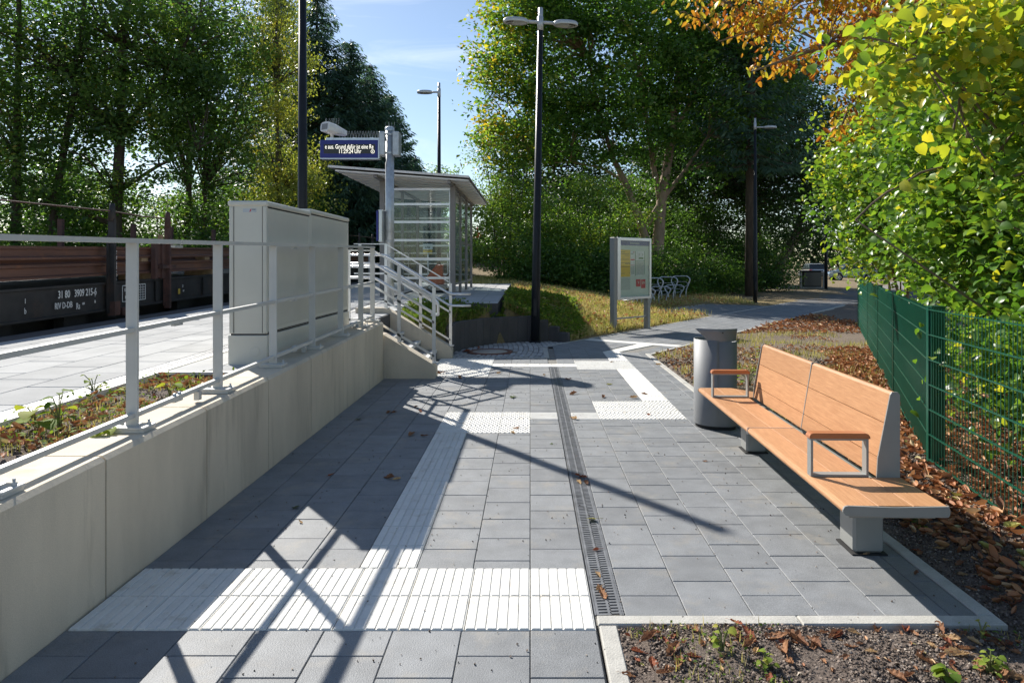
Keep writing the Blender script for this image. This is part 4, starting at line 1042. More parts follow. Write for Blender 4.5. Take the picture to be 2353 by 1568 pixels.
# ------------------------------------------------------------------ freight wagon
TS = lambda y: .0185*(y-10)
def sheared(m):                                                   # everything on the track climbs with it
    m.v = [(x, y, z+TS(y)) for x, y, z in m.v]; return m
def wagon():
    t = thing('freight_wagon', 'black flat freight wagon with rusty stanchions standing at the platform', 'freight wagon', (-8, 12, -.1))
    def P(name, mat, fn, par=t):
        m = MB(); fn(m); sheared(m); return m.build(name, mat, par)
    def sole(m):
        for xs, s in ((-6.65, 1), (-9.35, -1)):
            m.prof([(xs, .87), (xs, .90), (xs-s*.03, .91), (xs-s*.03, 1.28), (xs, 1.29), (xs, 1.32), (xs-s*.12, 1.32), (xs-s*.12, .87)][::1], 'y', -4, 29.3)
        for y in (-2.5, -.6, 1.3, 3.2, 5.1, 7.0, 8.55, 10.98, 12.15, 13.9, 15.4, 17, 19, 21, 23, 25, 27): m.box(-6.665, -6.64, y-.03, y+.03, .92, 1.27)
    P('sole_bar', M['wagon'], sole)
    P('floor', M['wagon'], lambda m: m.box(-9.3, -6.7, -4, 29.3, 1.25, 1.30))
    P('underframe', M['dark'], lambda m: (m.box(-8.9, -7.1, -4, 29, .55, 1.24), [m.box(-6.95, -6.8, y-.25, y+.25, .45, .88) for y in (8.7, 10.2, 13.4)]))
    for y in (2.2, 4.0, 24.6, 26.4):
        for x in (-8.76, -7.24):
            def wh(m):
                v = MB().lathe([(0, -.07), (.44, -.07), (.46, -.02), (.46, .04), (.50, .045), (.50, .06), (0, .06)], (0, 0, 0), 24)
                m.add([(x+p[2]*(1 if x > -8 else -1)*-1, y+p[0], .42-.06+p[1]) for p in v.v], v.f, True)
            P('wheel', M['wagon'], wh)
    def stan(y, top, mat, zb=.78):
        def f(m):
            m.bar((-6.585, y, zb), (-6.585, y, top-.25), .10, .055, (0, 1, 0)); m.bar((-6.62, y, zb+.05), (-6.62, y, top-.5), .03, .13, (0, 1, 0))
            m.tube([(-6.59, y, top-.28), (-6.59, y+.01, top-.08), (-6.595, y+.02, top)], [.055, .045, .036], 8)
        return P('stanchion', M[mat], f)
    stan(10.75, 2.56, 'wagon'); stan(12.4, 2.52, 'rusty_post')
    for y in (26.3, 28.5): stan(y, 2.50, 'wagon')
    for y in (13.7, 16.2, 17.9, 20.3):
        P('stanchion', M['rusty_post'], lambda m: (m.bar((-9.42, y, .8), (-9.42, y, 2.45), .10, .07, (0, 1, 0))))
    P('lashing_wire', M['rusty_post'], lambda m: m.tube([(-6.60, -2, 2.50), (-6.60, 4, 2.46), (-6.60, 10.73, 2.44), (-6.60, 11.6, 2.40), (-6.60, 12.45, 2.40)], .011, 5))
    P('lashing_wire', M['rusty_post'], lambda m: m.tube([(-6.60, 20, 2.36), (-6.60, 26.3, 2.38), (-6.60, 28.5, 2.36), (-6.6, 36, 2.34)], .011, 5))
    P('load_bracket', M['rusty_post'], lambda m: (m.box(-6.68, -6.60, 12.02, 12.10, 1.32, 1.96), m.box(-6.66, -6.63, 12.10, 12.24, 1.34, 1.95), m.box(-6.68, -6.60, 12.24, 12.32, 1.32, 1.96), m.box(-6.63, -6.54, 12.15, 12.62, 1.50, 1.56)))
    P('wooden_wedge', M['timber'], lambda m: m.box(-6.66, -6.60, 12.2, 12.28, 1.98, 2.10))
    P('coupling_gear', M['rusty_post'], lambda m: (m.box(-6.64, -6.52, 10.72, 10.86, .80, 1.02), m.lathe([(.05, -.06), (.06, 0), (.05, .06), (0, .07)], (-6.53, 10.98, .84), 10)))
    xf = -6.643
    def tx(s, size, y, z, al='CENTER', sx=.72, x=xf):
        text(s, size, (x, y, z+TS(y)), t, M['whitepaint'], xdir=(0, 1, .0185), ydir=(0, 0, 1), align=al, sx=sx, bold=size*.012)
    tx('31 80   3909 215-6', .15, 10.03, 1.19, sx=.74); tx('RIV D-DB', .125, 9.72, 1.035, sx=.72); tx('Rs', .13, 10.03, 1.0, sx=.7); tx('684', .05, 10.15, 1.03)
    tx('I', .09, 8.98, 1.15); tx('b', .11, 8.98, 1.02); tx('I', .08, 10.42, 1.14); tx('a', .09, 10.42, 1.05)
    text('31 80 3909 215-6', .078, (-6.552, 10.79, 1.60), t, M['whitepaint'], xdir=(0, 0, -1), ydir=(0, 1, 0), sx=.85)
    def grid(m):
        ya, yb, za, zb = 11.12, 11.78, .985, 1.245
        for z in (za, zb): m.box(xf-.002, xf+.002, ya, yb, z-.006, z+.006)
        for y in (ya, yb): m.box(xf-.002, xf+.002, y-.006, y+.006, za, zb)
        for i in range(1, 6): m.box(xf-.002, xf+.0025, ya+.26+i*.065-.003, ya+.26+i*.065+.003, za+.01, zb-.01)
        for i in range(1, 6): m.box(xf-.002, xf+.0022, ya+.3, yb-.02, za+i*.042-.003, za+i*.042+.003)
    P('load_table', M['whitepaint'], grid)
    tx('KE-GP', .075, 11.25, 1.17); tx('MAX', .075, 11.25, 1.05)
    P('yellow_mark', M['yellowpaint'], lambda m: m.box(xf-.002, xf+.002, 12.88, 12.95, 1.0, 1.10))
    tx('D', .07, 13.05, 1.14); tx('RIV', .05, 13.08, 1.05); tx('I', .13, 12.62, 1.06); tx('I', .11, 14.3, 1.14); tx('Q', .09, 15.6, 1.1)
wagon()
def beam(x, z0, y0, y1, label, w=.145, h=.185):
    m = MB(); b = w/2
    P = [(x-b, z0), (x+b, z0), (x+b, z0+.028), (x+.03, z0+.05), (x+.02, z0+h-.05), (x+b*.62, z0+h-.038), (x+b*.62, z0+h), (x-b*.62, z0+h), (x-b*.62, z0+h-.038), (x-.02, z0+h-.05), (x-.03, z0+.05), (x-b, z0+.028)]
    m.prof(P[::-1], 'y', y0, y1); sheared(m)
    return tag(m.build('steel_beam', M['rust']), label, 'steel beam', 'rusty steel beams loaded on the wagon')
beam(-6.78, 1.695, -4, 15.6, 'rusty brown steel beam on top of the load by the platform'); beam(-6.78, 1.425, -4, 15.6, 'rusty brown steel beam in the lower layer of the load by the platform', .16, .20)
beam(-6.95, 1.60, -4, 15.6, 'rusty steel beam of the upper layer, second row from the platform'); beam(-6.95, 1.425, -4, 15.6, 'rusty steel beam of the lower layer, second row from the platform', .16, .20)
for k in range(12): beam(-7.13-k*.172, 1.685, -4, 15.6, 'rusty steel beam in the hidden middle rows of the wagon load')
beam(-6.78, 1.60, 20.5, 29.2, 'short rusty beam on the far wagon end, seen between the cabinets and the pole'); beam(-6.78, 1.38, 20.5, 29.2, 'short rusty beam lying under another on the far wagon end', .16, .2)
for yy in (7.2, 11.9, 14.2): 
    m = MB(); m.box(-7.3, -6.72, yy-.1, yy+.1, 1.63, 1.69); m.box(-7.3, -6.72, yy-.1+.3, yy+.1+.3, 1.305, 1.42); sheared(m)
    tag(m.build('timber_spacer', M['timber']), {7.2: 'timber spacer between the beams near the picture edge', 11.9: 'timber spacer between the beams beside the rusty stanchion', 14.2: 'timber spacer between the beams beside the grey cabinet'}[yy], 'spacer', 'timber spacers between the beams')

# ------------------------------------------------------------------ bench
def bench():
    t = thing('bench', 'long slatted wooden bench with grey metal frame facing the plaza', 'bench', (1.56, 4.905, 0), R(-1.27))
    def P(name, mat, fn, par=t):
        m = MB(); fn(m); return m.build(name, mat, par, world=False)
    Lh = 1.575
    xs = [(0.0, .1675), (.1700, .3365), (.3390, .505)]
    def rounded(x0, x1, front):
        if front: return [(x1, .408), (x1, .4505), (x0+.02, .4505), (x0+.006, .446), (x0, .434), (x0, .424), (x0+.008, .411), (x0+.02, .408)]
        return [(x1, .408), (x1, .449), (x1-.0015, .4505), (x0+.0015, .4505), (x0, .449), (x0, .408)]
    for i, (a, b) in enumerate(xs):
        for y0, y1 in (((-Lh, -.004), (.004, Lh)) if i < 2 else ((-Lh, -1.13), (1.13, Lh))):
            P('seat_plank', M['wood'], lambda m: m.prof(rounded(a, b, i == 0), 'y', y0, y1))
    def cap(m, y0, y1):
        pts = [(.502, .400), (.509, .41), (.511, .43), (.505, .452), (.25, .446), (.02, .4525), (.004, .448), (-.004, .434), (-.004, .422), (.006, .408), (.02, .404), (.25, .398)]
        m.prof(pts, 'y', y0, y1)
    P('end_cap', M['benchmetal'], lambda m: cap(m, -Lh-.012, -Lh-.001)); P('end_cap', M['benchmetal'], lambda m: cap(m, Lh+.001, Lh+.012))
    P('seat_joint_strip', M['alu'], lambda m: m.box(-.003, .338, -.0035, .0035, .405, .453))
    P('seat_frame', M['benchmetal'], lambda m: (m.box(.06, .12, -1.5, 1.5, .372, .406), m.box(.28, .44, -1.5, 1.5, .366, .4065), [m.box(.05, .47, y-.03, y+.03, .375, .407) for y in (-1.5, -1.12, 0, 1.12, 1.5)]))
    for y0, y1 in ((-1.075, -.885), (.965, 1.145)):
        def leg(m):
            m.box(.275, .445, y0, y1, .008, .368, .014)
        l = P('leg', M['benchmetal'], leg)
        P('leg_panel', M['benchmetal'], lambda m: m.box(.30, .432, y0-.0018, y0+.002, .03, .355), l)
        P('foot_plate', M['dark'], lambda m: m.box(.262, .458, y0-.014, y1+.014, .001, .009), l)
    fx = lambda z: .382+(z-.45)*.165
    for z0, z1 in ((.452, .5505), (.5555, .7425), (.7475, .918)):
        for y0, y1 in ((-1.118, -.006), (.006, 1.112)):
            top = z1 > .9
            pts = [(fx(z0), z0), (fx(z0)+.034, z0), (fx(z1)+.034, z1-.006), (fx(z1)+.028, z1), (fx(z1)+(.012 if top else .0045), z1), (fx(z1), z1-(.012 if top else .0005))]
            P('back_plank', M['wood'], lambda m: m.prof(pts, 'y', y0, y1))
    for zg in (.553, .745): P('gap_shade_strip', M['dark'], lambda m: [m.box(fx(zg)+.012, fx(zg)+.040, a, b, zg-.008, zg+.008) for a, b in ((-1.117, -.007),)]); P('gap_shade_strip', M['dark'], lambda m: m.box(fx(zg)+.012, fx(zg)+.040, .007, 1.111, zg-.008, zg+.008))  # dark strips added behind the plank gaps, standing in for their shade
    sup = [(.378, .450), (.384, .556), (.452, .905), (.462, .921), (.492, .921), (.505, .905), (.505, .372), (.40, .372)]
    for y0, y1 in ((-1.128, -1.119), (1.113, 1.122)):
        P('back_support', M['benchmetal'], lambda m: m.prof(sup, 'y', y0, y1))
    P('back_support', M['benchmetal'], lambda m: (m.prof([(fx(.45)-.002, .45), (fx(.92)-.002, .922), (fx(.92)+.045, .922), (.50, .40), (.40, .40)], 'y', -.005, .005)))
    P('back_brace', M['benchmetal'], lambda m: [m.box(.478, .503, y-.03, y+.03, .37, .80) for y in (-.4,)])
    for yc in (-1.10, 1.12):
        def fr(m):
            m.box(.018, .335, yc-.026, yc+.026, .452, .464); m.box(.018, .031, yc-.026, yc+.026, .464, .652); m.box(.322, .335, yc-.026, yc+.026, .464, .652); m.box(.018, .335, yc-.026, yc+.026, .652, .662)
        a = P('armrest', M['benchmetal'], fr)
        P('armrest_cap', M['woodcap'], lambda m: m.prof([(.010, .662), (.343, .662), (.343, .674), (.332, .688), (.318, .692), (.032, .692), (.018, .688), (.010, .674)], 'y', yc-.029, yc+.029), a)
bench()
def litter_bin():
    cx, cy = 1.862, 6.87
    t = thing('litter_bin', 'tall grey metal litter bin with angled hood behind the bench end', 'litter bin', (cx, cy, 0), R(-14))
    def P(name, mat, fn, par=t):
        m = MB(); fn(m); return m.build(name, mat, par, world=False)
    k = 44
    def sec(s=1.0):
        out = []
        for i in range(k):
            a = 2*math.pi*i/k; c, q = math.cos(a), math.sin(a); n = 2.0 if c < 0 else 3.2
            r = (abs(c)**n + abs(q)**n)**(-1/n); out.append((.212*s*r*c, .205*s*r*q))
        return out
    def shell(m, i0, i1, z0, z1, s=1.0, th=.008):
        S = sec(s); I = sec(s-.035); idx = [i % k for i in range(i0, i1+1)]; n = len(idx)
        vs = [(*S[i], z0) for i in idx] + [(*S[i], z1) for i in idx] + [(*I[i], z1) for i in idx] + [(*I[i], z0+.1) for i in idx]
        fs = []
        for r in range(3):
            for j in range(n-1): fs.append((r*n+j, r*n+j+1, (r+1)*n+j+1, (r+1)*n+j))
        fs.append((0, n, 2*n, 3*n)); fs.append((n-1, 2*n-1, 3*n-1, 4*n-1)[::-1])
        m.add(vs, fs, True)
    P('body', M['bin'], lambda m: shell(m, 10, 34, .035, .875))
    P('door', M['bin'], lambda m: shell(m, -11, 11, .035, .862, .982))
    P('base', M['dark'], lambda m: m.prism(sec(.93), .0, .036))
    P('liner', M['dark'], lambda m: m.prism(sec(.90), .06, .80))
    def hood(m):
        n = 17; rows = 5
        lo = []; hi = []
        for j in range(n):
            q = j/(n-1); a = R(-112 + 118*q)
            lo.append((.203*math.cos(a), .203*math.sin(a), .862))
            hi.append((-.205 + .415*q, -.17 - .075*math.sin(math.pi*q) + .10*q*q, .992 - .006*q))
        vs = []
        for off in (0.0, .007):
            for r in range(rows):
                f = r/(rows-1)
                for (x0, y0, z0), (x1, y1, z1) in zip(lo, hi):
                    g = f**1.25; vs.append((x0+(x1-x0)*g, y0+(y1-y0)*f+off, z0+(z1-z0)*f))
        fs = []
        for o in (0, 1):
            b = o*rows*n
            for r in range(rows-1):
                for j in range(n-1):
                    q = (b+r*n+j, b+r*n+j+1, b+(r+1)*n+j+1, b+(r+1)*n+j); fs.append(q if o == 0 else q[::-1])
        t0 = (rows-1)*n
        for j in range(n-1): fs.append((t0+j, t0+j+1, rows*n+t0+j+1, rows*n+t0+j))
        for j in (0, n-1):
            for r in range(rows-1): fs.append((r*n+j, (r+1)*n+j, rows*n+(r+1)*n+j, rows*n+r*n+j))
        m.add(vs, fs, True)
    P('hood', M['bin'], hood)
    P('lock', M['dark'], lambda m: m.box(.06, .072, -.236, -.222, .95, .962))
litter_bin()

# ------------------------------------------------------------------ mesh fence
def fence():
    t = thing('mesh_fence', 'green double wire mesh fence beside the leaf covered bed', 'fence', (3.24, 5.56, 0))
    A = np.array([3.24, 5.56]); B = A + np.array([.4328, 1.0])/np.hypot(.4328, 1)*13.2; C = A + np.array([-.26, -1.44])/np.hypot(.26, 1.44)*4.4
    H0, H1 = .045, 1.255
    def panel(p, q):
        d = (q-p); L = np.linalg.norm(d); d /= L; n = np.array([-d[1], d[0]])
        m = MB(); k = int(L/.05)
        for i in range(k+1):
            c = p + d*(L*i/k); m.bar((c[0], c[1], H0-.01), (c[0], c[1], H1+.022), .0042, .0042, (1, 0, 0))
        for j in range(7):
            z = H0 + (H1-H0)*j/6
            for s in (-1, 1):
                a = p+n*s*.0062; b = q+n*s*.0062; m.bar((a[0], a[1], z), (b[0], b[1], z), .007, .007)
        m.build('mesh_panel', M['green'], t)
    def post(c, d):
        n = np.array([-d[1], d[0]]); c2 = c + n*.035*(1 if n[0] > 0 else -1)
        m = MB(); m.obox((c2[0], c2[1], .62), (*(d*.02), 0), (*(n*.03), 0), (0, 0, .66)); p = m.build('post', M['green'], t)
        m = MB(); m.obox((c2[0], c2[1], 1.284), (*(d*.022), 0), (*(n*.032), 0), (0, 0, .005))
        m.build('post_cap', M['green'], p)
        m = MB(); cc = c - n*.012*(1 if n[0] > 0 else -1)
        m.obox((cc[0], cc[1], .65), (*(d*.02), 0), (*(n*.0022), 0), (0, 0, .62)); m.build('clamp_strip', M['green'], p)
    dB = (B-A)/np.linalg.norm(B-A); dC = (C-A)/np.linalg.norm(C-A)
    P = [A, A+dB*3.04, A+dB*5.82, A+dB*8.65, B]
    for a, b in zip(P[:-1], P[1:]): panel(a+dB*.012, b-dB*.012)
    for c in P[1:]: post(c, dB)
    Q = [A, A+dC*2.52, C]
    for a, b in zip(Q[:-1], Q[1:]): panel(a+dC*.012, b-dC*.012)
    post(Q[1], dC)
    m = MB(); m.box(A[0]+.005, A[0]+.115, A[1]-.045, A[1]+.03, -.05, 1.275); p = m.build('corner_post', M['green'], t)
    m = MB(); m.box(A[0]+.0, A[0]+.12, A[1]-.05, A[1]+.035, 1.276, 1.284); m.build('post_cap', M['green'], p)
    m = MB(); m.bar((A[0]-.006, A[1]-.005, .02), (A[0]-.006, A[1]-.005, 1.27), .03, .008, (1, 0, 0)); m.build('clamp_strip', M['green'], p)
fence()

# ------------------------------------------------------------------ notice board
def board():
    t = thing('information_board', 'grey station notice board on two posts beside the path', 'notice board', (1.97, 16.2, 0), math.atan2(.667, .745))
    def P(name, mat, fn, par=t):
        m = MB(); fn(m); return m.build(name, mat, par, world=False)
    W = 1.30; zb, zt = .765, 2.25
    P('post', M['benchmetal'], lambda m: m.box(-.06, .045, -.085, .06, -.1, zt-.004, .008)); P('post', M['benchmetal'], lambda m: m.box(W-.10, W, -.085, .06, -.1, zb+.04, .008))
    P('case', M['bin'], lambda m: m.box(.047, W+.02, -.06, .055, zb, zt, .006))
    def frm(m):
        y0, y1 = -.10, -.0605
        m.box(.047, .16, y0, y1, zb, zt, .008); m.box(W-.05, W+.02, y0, y1, zb, zt, .006); m.box(.161, W-.051, y0, y1, zt-.07, zt, .004); m.box(.161, W-.051, y0, y1, zb, zb+.06, .004)
    P('door_frame', M['alu'], frm)
    x0, x1, z0, z1 = .161, W-.051, zb+.061, zt-.071
    P('back_panel', M['paper'], lambda m: m.box(x0, x1, -.066, -.061, z0, z1))
    hd = P('header', M['blue'], lambda m: m.box(x0, x1, -.072, -.0665, z1-.115, z1))
    u = lambda p: x0+(p-212)/398*(x1-x0)
    v = lambda p: z1-(p-80)/845*(z1-z0)
    def pane(name, mat, a, b, c, d, dep=.002, par=t): return P(name, M[mat], lambda m: m.box(u(a), u(b), -.0675-dep, -.0665, v(d), v(c)), par)
    yl = pane('timetable_poster', 'yellow', 214, 350, 218, 624)
    P('print', M['ink'], lambda m: [m.box(u(a), u(b), -.0715, -.0698, v(y)-.004, v(y)+.004) for a, b, y in ((218, 335, 278), (275, 335, 302), (216, 340, 362), (216, 345, 415), (280, 345, 427), (216, 348, 472), (222, 280, 572), (330, 345, 565), (218, 280, 252))], yl)
    w = pane('notice', 'whitepaint', 354, 412, 238, 600)
    P('print', M['red'], lambda m: (m.box(u(356), u(410), -.0715, -.0698, v(376), v(356)), m.box(u(356), u(410), -.0715, -.0698, v(451), v(445)), m.box(u(395), u(404), -.0715, -.0698, v(262), v(240))), w)
    P('small_print', M['papergrey'], lambda m: (m.box(u(358), u(408), -.0712, -.0698, v(590), v(460)), m.box(u(358), u(392), -.0712, -.0698, v(290), v(265))), w)
    w = pane('notice', 'whitepaint', 422, 550, 236, 612)
    P('green_frame', M['greenink'], lambda m: (m.box(u(422), u(550), -.0715, -.0698, v(390), v(382)), m.box(u(420), u(425), -.0715, -.0698, v(612), v(238)), m.box(u(546), u(551), -.0715, -.0698, v(600), v(238)), m.box(u(468), u(530), -.0715, -.0698, v(356), v(330))), w)
    P('small_print', M['papergrey'], lambda m: (m.box(u(430), u(540), -.0712, -.0698, v(600), v(400)), m.box(u(470), u(480), -.0712, -.0698, v(312), v(265)), m.box(u(512), u(524), -.0712, -.0698, v(312), v(265))), w)
    w = pane('notice', 'papergrey', 222, 350, 640, 820)
    for a, b, c, d, s in ((430, 494, 664, 776, 'V'), (502, 562, 668, 802, 'EN')):
        r = pane('red_leaflet', 'red', a, b, c, d)
    f = Matrix(FRAMES[t.name]); X = f.to_3x3() @ Vector((1, 0, 0))
    def tt(s, size, x, z, mat):
        p = f @ Vector((x, -.0745, z)); text(s, size, p, t, mat, xdir=X)
    tt('Information', .075, (x0+x1)/2, z1-.0575, M['whitepaint']); tt('V', .10, u(462), v(715), M['paper']); tt('EN', .10, u(532), v(720), M['paper'])
    P('glass_pane', M['glass'], lambda m: m.box(x0-.005, x1+.005, -.088, -.084, z0-.005, z1+.005))
    P('cross_bar', M['benchmetal'], lambda m: m.box(.046, W-.101, -.03, .0, .30, .335))
board()

# ------------------------------------------------------------------ bicycle rack
def rack():
    a = np.array([4.33, 24.6]); b = np.array([6.75, 29.6]); d = (b-a)/5; p = np.array([-.80, .25]); p /= np.linalg.norm(p)
    t = thing('bicycle_rack', 'galvanised bicycle rack with alternating high and low hoops', 'bicycle rack', (5.4, 27, 0))
    for i in range(-2, 6):
        hi = i % 2 == 1
        c = a + d*i; H = 1.08 if hi else .72; k = H/1.08
        w = lambda q, z: (c[0]+p[0]*q, c[1]+p[1]*q, z)
        P = [w(0, 0), w(0, .46*k), w(-.16, .86*k), w(-.17, .97*k), w(-.06, H), w(.50, H), w(.62, .97*k), w(.63, .86*k), w(.47, .46*k), w(.47, 0)]
        h = part('hoop', M['galv'], t, lambda m: m.tube(bend(P, .09, 3), .026, 8))
        Q = [w(.55, .84*k), w(0, .84*k), w(-.09, .76*k), w(.0, .64*k), w(.30, .60*k)]
        part('wheel_holder', M['galv'], h, lambda m: m.tube(bend(Q, .05, 3), .011, 6))
    for q in (0, .47):
        e0 = a-d*2.2+p*q; e1 = b+d*.3+p*q
        part('base_bar', M['galv'], t, lambda m: m.bar((*e0, .03), (*e1, .03), .05, .04))
rack()

# ------------------------------------------------------------------ far end: cars, post, dark box
def car(label, x, y, rz, paint, name='parked_car'):
    t = thing(name, label, 'car', (x, y, 0.012), rz, 'parked cars')
    def P(nm, mat, fn, par=t):
        m = MB(); fn(m); return m.build(nm, mat, par, world=False)
    # nose towards -x, length 4.4
    low = [(-2.2, .42), (-2.22, .62), (-2.12, .80), (-1.2, .98), (2.12, 1.02), (2.2, .8), (2.18, .40), (1.75, .27), (-2.0, .27)]
    def body(m):
        ys = [(-.90, 0), (-.87, .03)]
        n = len(low)
        rings = []
        for yy, ins in ((-.86, .05), (-.90, 0.0), (.90, 0.0), (.86, .05)):
            rings.append([(px*(1-ins*.4), yy, pz_ - (ins if pz_ > .5 else -ins)) for px, pz_ in low])
        vs = [v for r in rings for v in r]; fs = [tuple(range(n)), tuple(range(4*n-1, 3*n-1, -1))]
        for r in range(3):
            for k in range(n): fs.append((r*n+k, (r+1)*n+k, (r+1)*n+(k+1) % n, r*n+(k+1) % n))
        m.add(vs, fs)
    P('body', M[paint], body)
    cab = [(-1.15, .97), (-.55, 1.50), (.1, 1.58), (1.4, 1.52), (2.05, 1.0)]
    def cabin(m):
        n = len(cab); A = [(px, -.84+.12*(pz_-.97)/.6, pz_) for px, pz_ in cab]; B = [(px, .84-.12*(pz_-.97)/.6, pz_) for px, pz_ in cab]
        m.add(A+B, [tuple(range(n)), tuple(range(2*n-1, n-1, -1))] + [(k, n+k, n+(k+1) % n, (k+1) % n) for k in range(n)])
    c = P('cabin', M['carglass'], cabin)
    P('roof', M[paint], lambda m: (m.prof([(-.52, 1.505), (.1, 1.59), (1.4, 1.53), (1.42, 1.55), (.1, 1.615), (-.56, 1.52)], 'y', -.72, .72), [m.bar((x_, s*.755, 1.02), (x_+.05, s*.72, 1.53), .06, .03, (0, 1, 0)) for x_ in (.35, 1.2) for s in (-1, 1)]), c)
    for wx in (-1.38, 1.32):
        for s in (-1, 1):
            def tyre(m):
                v = MB().lathe([(.20, .10), (.30, .11), (.335, .08), (.335, -.08), (.30, -.11)], (0, 0, 0), 24); m.add([(wx+q[0], s*.82+q[2]*s, .335+q[1]) for q in v.v], v.f, True)
            w = P('wheel', M['rubber'], tyre)
            def arch(m):
                v = MB().lathe([(.0, .0), (.40, .0)], (0, 0, 0), 24); m.add([(wx+q[0], s*.906, .36+q[1]) for q in v.v], v.f)
            P('wheel_arch', M['dark'], arch)
            def rimf(m):
                v = MB().lathe([(.0, .105), (.06, .11), (.07, .09)], (0, 0, 0), 12); m.add([(wx+q[0], s*.82+q[2]*s+.01*s, .335+q[1]) for q in v.v], v.f)
                v = MB().lathe([(.21, .095), (.24, .105), (.25, .09)], (0, 0, 0), 24); m.add([(wx+q[0], s*.82+q[2]*s+.01*s, .335+q[1]) for q in v.v], v.f)
                for k in range(6):
                    a = k*math.pi/3; m.bar((wx+.05*math.cos(a), s*.93, .335+.05*math.sin(a)), (wx+.23*math.cos(a), s*.93, .335+.23*math.sin(a)), .05, .012, (0, 1, 0))
            P('rim', M['rim'], rimf, w)
    for s in (-1, 1):
        P('headlight', M['lamplens'], lambda m: m.prof([(-2.19, .68), (-2.12, .78), (-1.85, .84), (-1.95, .72)], 'y', s*.62, s*.908))
        P('tail_light', M['red'], lambda m: m.box(2.08, 2.19, s*.62, s*.90, .78, .98, .01))
    P('grille', M['dark'], lambda m: m.box(-2.235, -2.2, -.55, .55, .50, .66)); P('number_plate', M['whitepaint'], lambda m: (m.box(-2.245, -2.236, -.26, .26, .40, .48), m.box(2.19, 2.205, -.26, .26, .62, .72)))
    P('side_trim', M['dark'], lambda m: (m.box(-2.1, 2.1, -.906, -.86, .27, .36), m.box(-2.1, 2.1, .86, .906, .27, .36)))
car('blue grey parked car with alloy wheels, half hidden by hazel leaves', 30.3, 64.5, R(-8), 'carpaint')
car('pale parked car seen from behind beyond the dark post', 29.6, 71.5, R(-98), 'carwhite')
car('dark parked car mostly hidden behind the hazel leaves', 36.2, 67.0, R(-8), 'carglass')
t = thing('post', 'dark upright post at the roadside before the parked cars', 'post', (18.45, 42.6, 0)); part('shaft', M['pole'], t, lambda m: m.tube([(18.45, 42.6, -.1), (18.45, 42.6, 4.2)], .10, 12)); part('cap', M['pole'], t, lambda m: m.lathe([(.11, 0), (.11, .03), (0, .05)], (18.45, 42.6, 4.2), 12))
def dark_box():
    t = thing('storage_box', 'dark box on a framed stand under the trees by the road', 'box', (18.0, 44, 0))
    part('panel', M['screen'], t, lambda m: m.box(17.55, 18.78, 43.9, 44.6, .12, 1.12, .06)); part('lid', M['pole'], t, lambda m: m.box(17.5, 18.83, 43.86, 44.64, 1.12, 1.18, .02))
    for x in (17.4, 18.86): part('frame_post', M['frame'], t, lambda m: m.box(x-.06, x+.06, 43.85, 43.97, 0, 1.08, .01))
    part('base', M['kerb'], t, lambda m: m.box(17.5, 18.8, 43.85, 44.65, 0, .09))
dark_box()
# ------------------------------------------------------------------ trees
def zpx(py, Y): return ZY(py, Y)
def xpx(px, Y): return (px - VX)*Y/FPX
dk = lambda P: 0.35 + 0.25*lumps(P, 1.1, 2.0)
autumn = lambda P: 0.45 + 0.30*lumps(P, .9, 1.0) + 0.25*(rng.random(len(P)) > .9)
gz = lambda x, y: float(height(x, y)) - .05
tree('broadleaf_tree', 'big dark tree with thick trunk behind the freight wagon, rusty post before it', 'tree', (-17.0, 28, gz(-17, 28)),
     [([(-17, 28, .3), (-17, 28, 3.5), (-16.8, 28, 7), (-16.7, 28, 10.5), (-16.3, 28, 14)], (.29, .08)), ([(-16.9, 28, 4.6), (-15, 27.6, 5.6), (-13.4, 27.4, 6.2)], (.10, .03)), ([(-17, 28, 3.2), (-19, 27.5, 4.0), (-21.5, 27, 4.6)], (.10, .03)), ([(-16.8, 28, 7.0), (-14.6, 27.8, 9.6), (-13.4, 27.6, 11.5)], (.12, .04))],
     [(-16.6, 28, 10.6, 4.6, 3.4, 4.2), (-14.6, 27.4, 8.2, 2.4, 2.2, 2.4), (-19.0, 27.6, 7.6, 2.6, 2.2, 2.4), (-15.4, 27.2, 5.0, 2.6, 1.6, 1.5), (-18.6, 27, 4.6, 2.8, 1.4, 1.5)],
     2100, 17, .18, 'oak', lambda P: .45+.3*lumps(P, 1.1, 2.0), sig=.36, gap=-.16, k=1.15, ph=.4, nlimb=130, lr=.06)
tree('broadleaf_tree', 'slender twin-stemmed tree at the left picture edge with brownish autumn leaves', 'tree', (-20.4, 27, gz(-20.4, 27)),
     [([(-20.4, 27, .3), (-20.3, 27, 6), (-20.2, 27, 14)], (.20, .07)), ([(-19.3, 27.4, .3), (-19.1, 27.4, 4), (-18.2, 27.4, 9), (-17.8, 27.4, 13)], (.19, .06))],
     [(-20.6, 27, 10.0, 3.6, 3.0, 5.0), (-21, 26.6, 5.0, 2.4, 1.8, 2.2)], 1500, 16, .18, 'oak', lambda P: .45 + .35*lumps(P, 1.2, .3) + .25*(rng.random(len(P)) > .93), sig=.36, gap=-.16, k=1.2, ph=1.7, nlimb=90, lr=.05)
tree('broadleaf_tree', 'loose-crowned tree with two thin trunks left of the yellowing birch', 'tree', (-15.6, 31, gz(-15.6, 31)),
     [([(-15.7, 31, .3), (-15.5, 31, 5), (-15.3, 31, 13)], (.19, .06)), ([(-14.9, 31, .3), (-14.8, 31, 5), (-14.6, 31, 13)], (.15, .05))],
     [(-15.0, 31, 10.4, 2.9, 2.8, 4.4), (-14.2, 30.6, 6.4, 2.1, 1.8, 1.8), (-15.2, 30.5, 3.4, 2.2, 1.5, 1.2)], 1500, 16, .17, 'oak', lambda P: .48 + .3*lumps(P, 1.3, .9), sig=.34, gap=-.18, k=1.25, ph=2.3, nlimb=90, lr=.045)
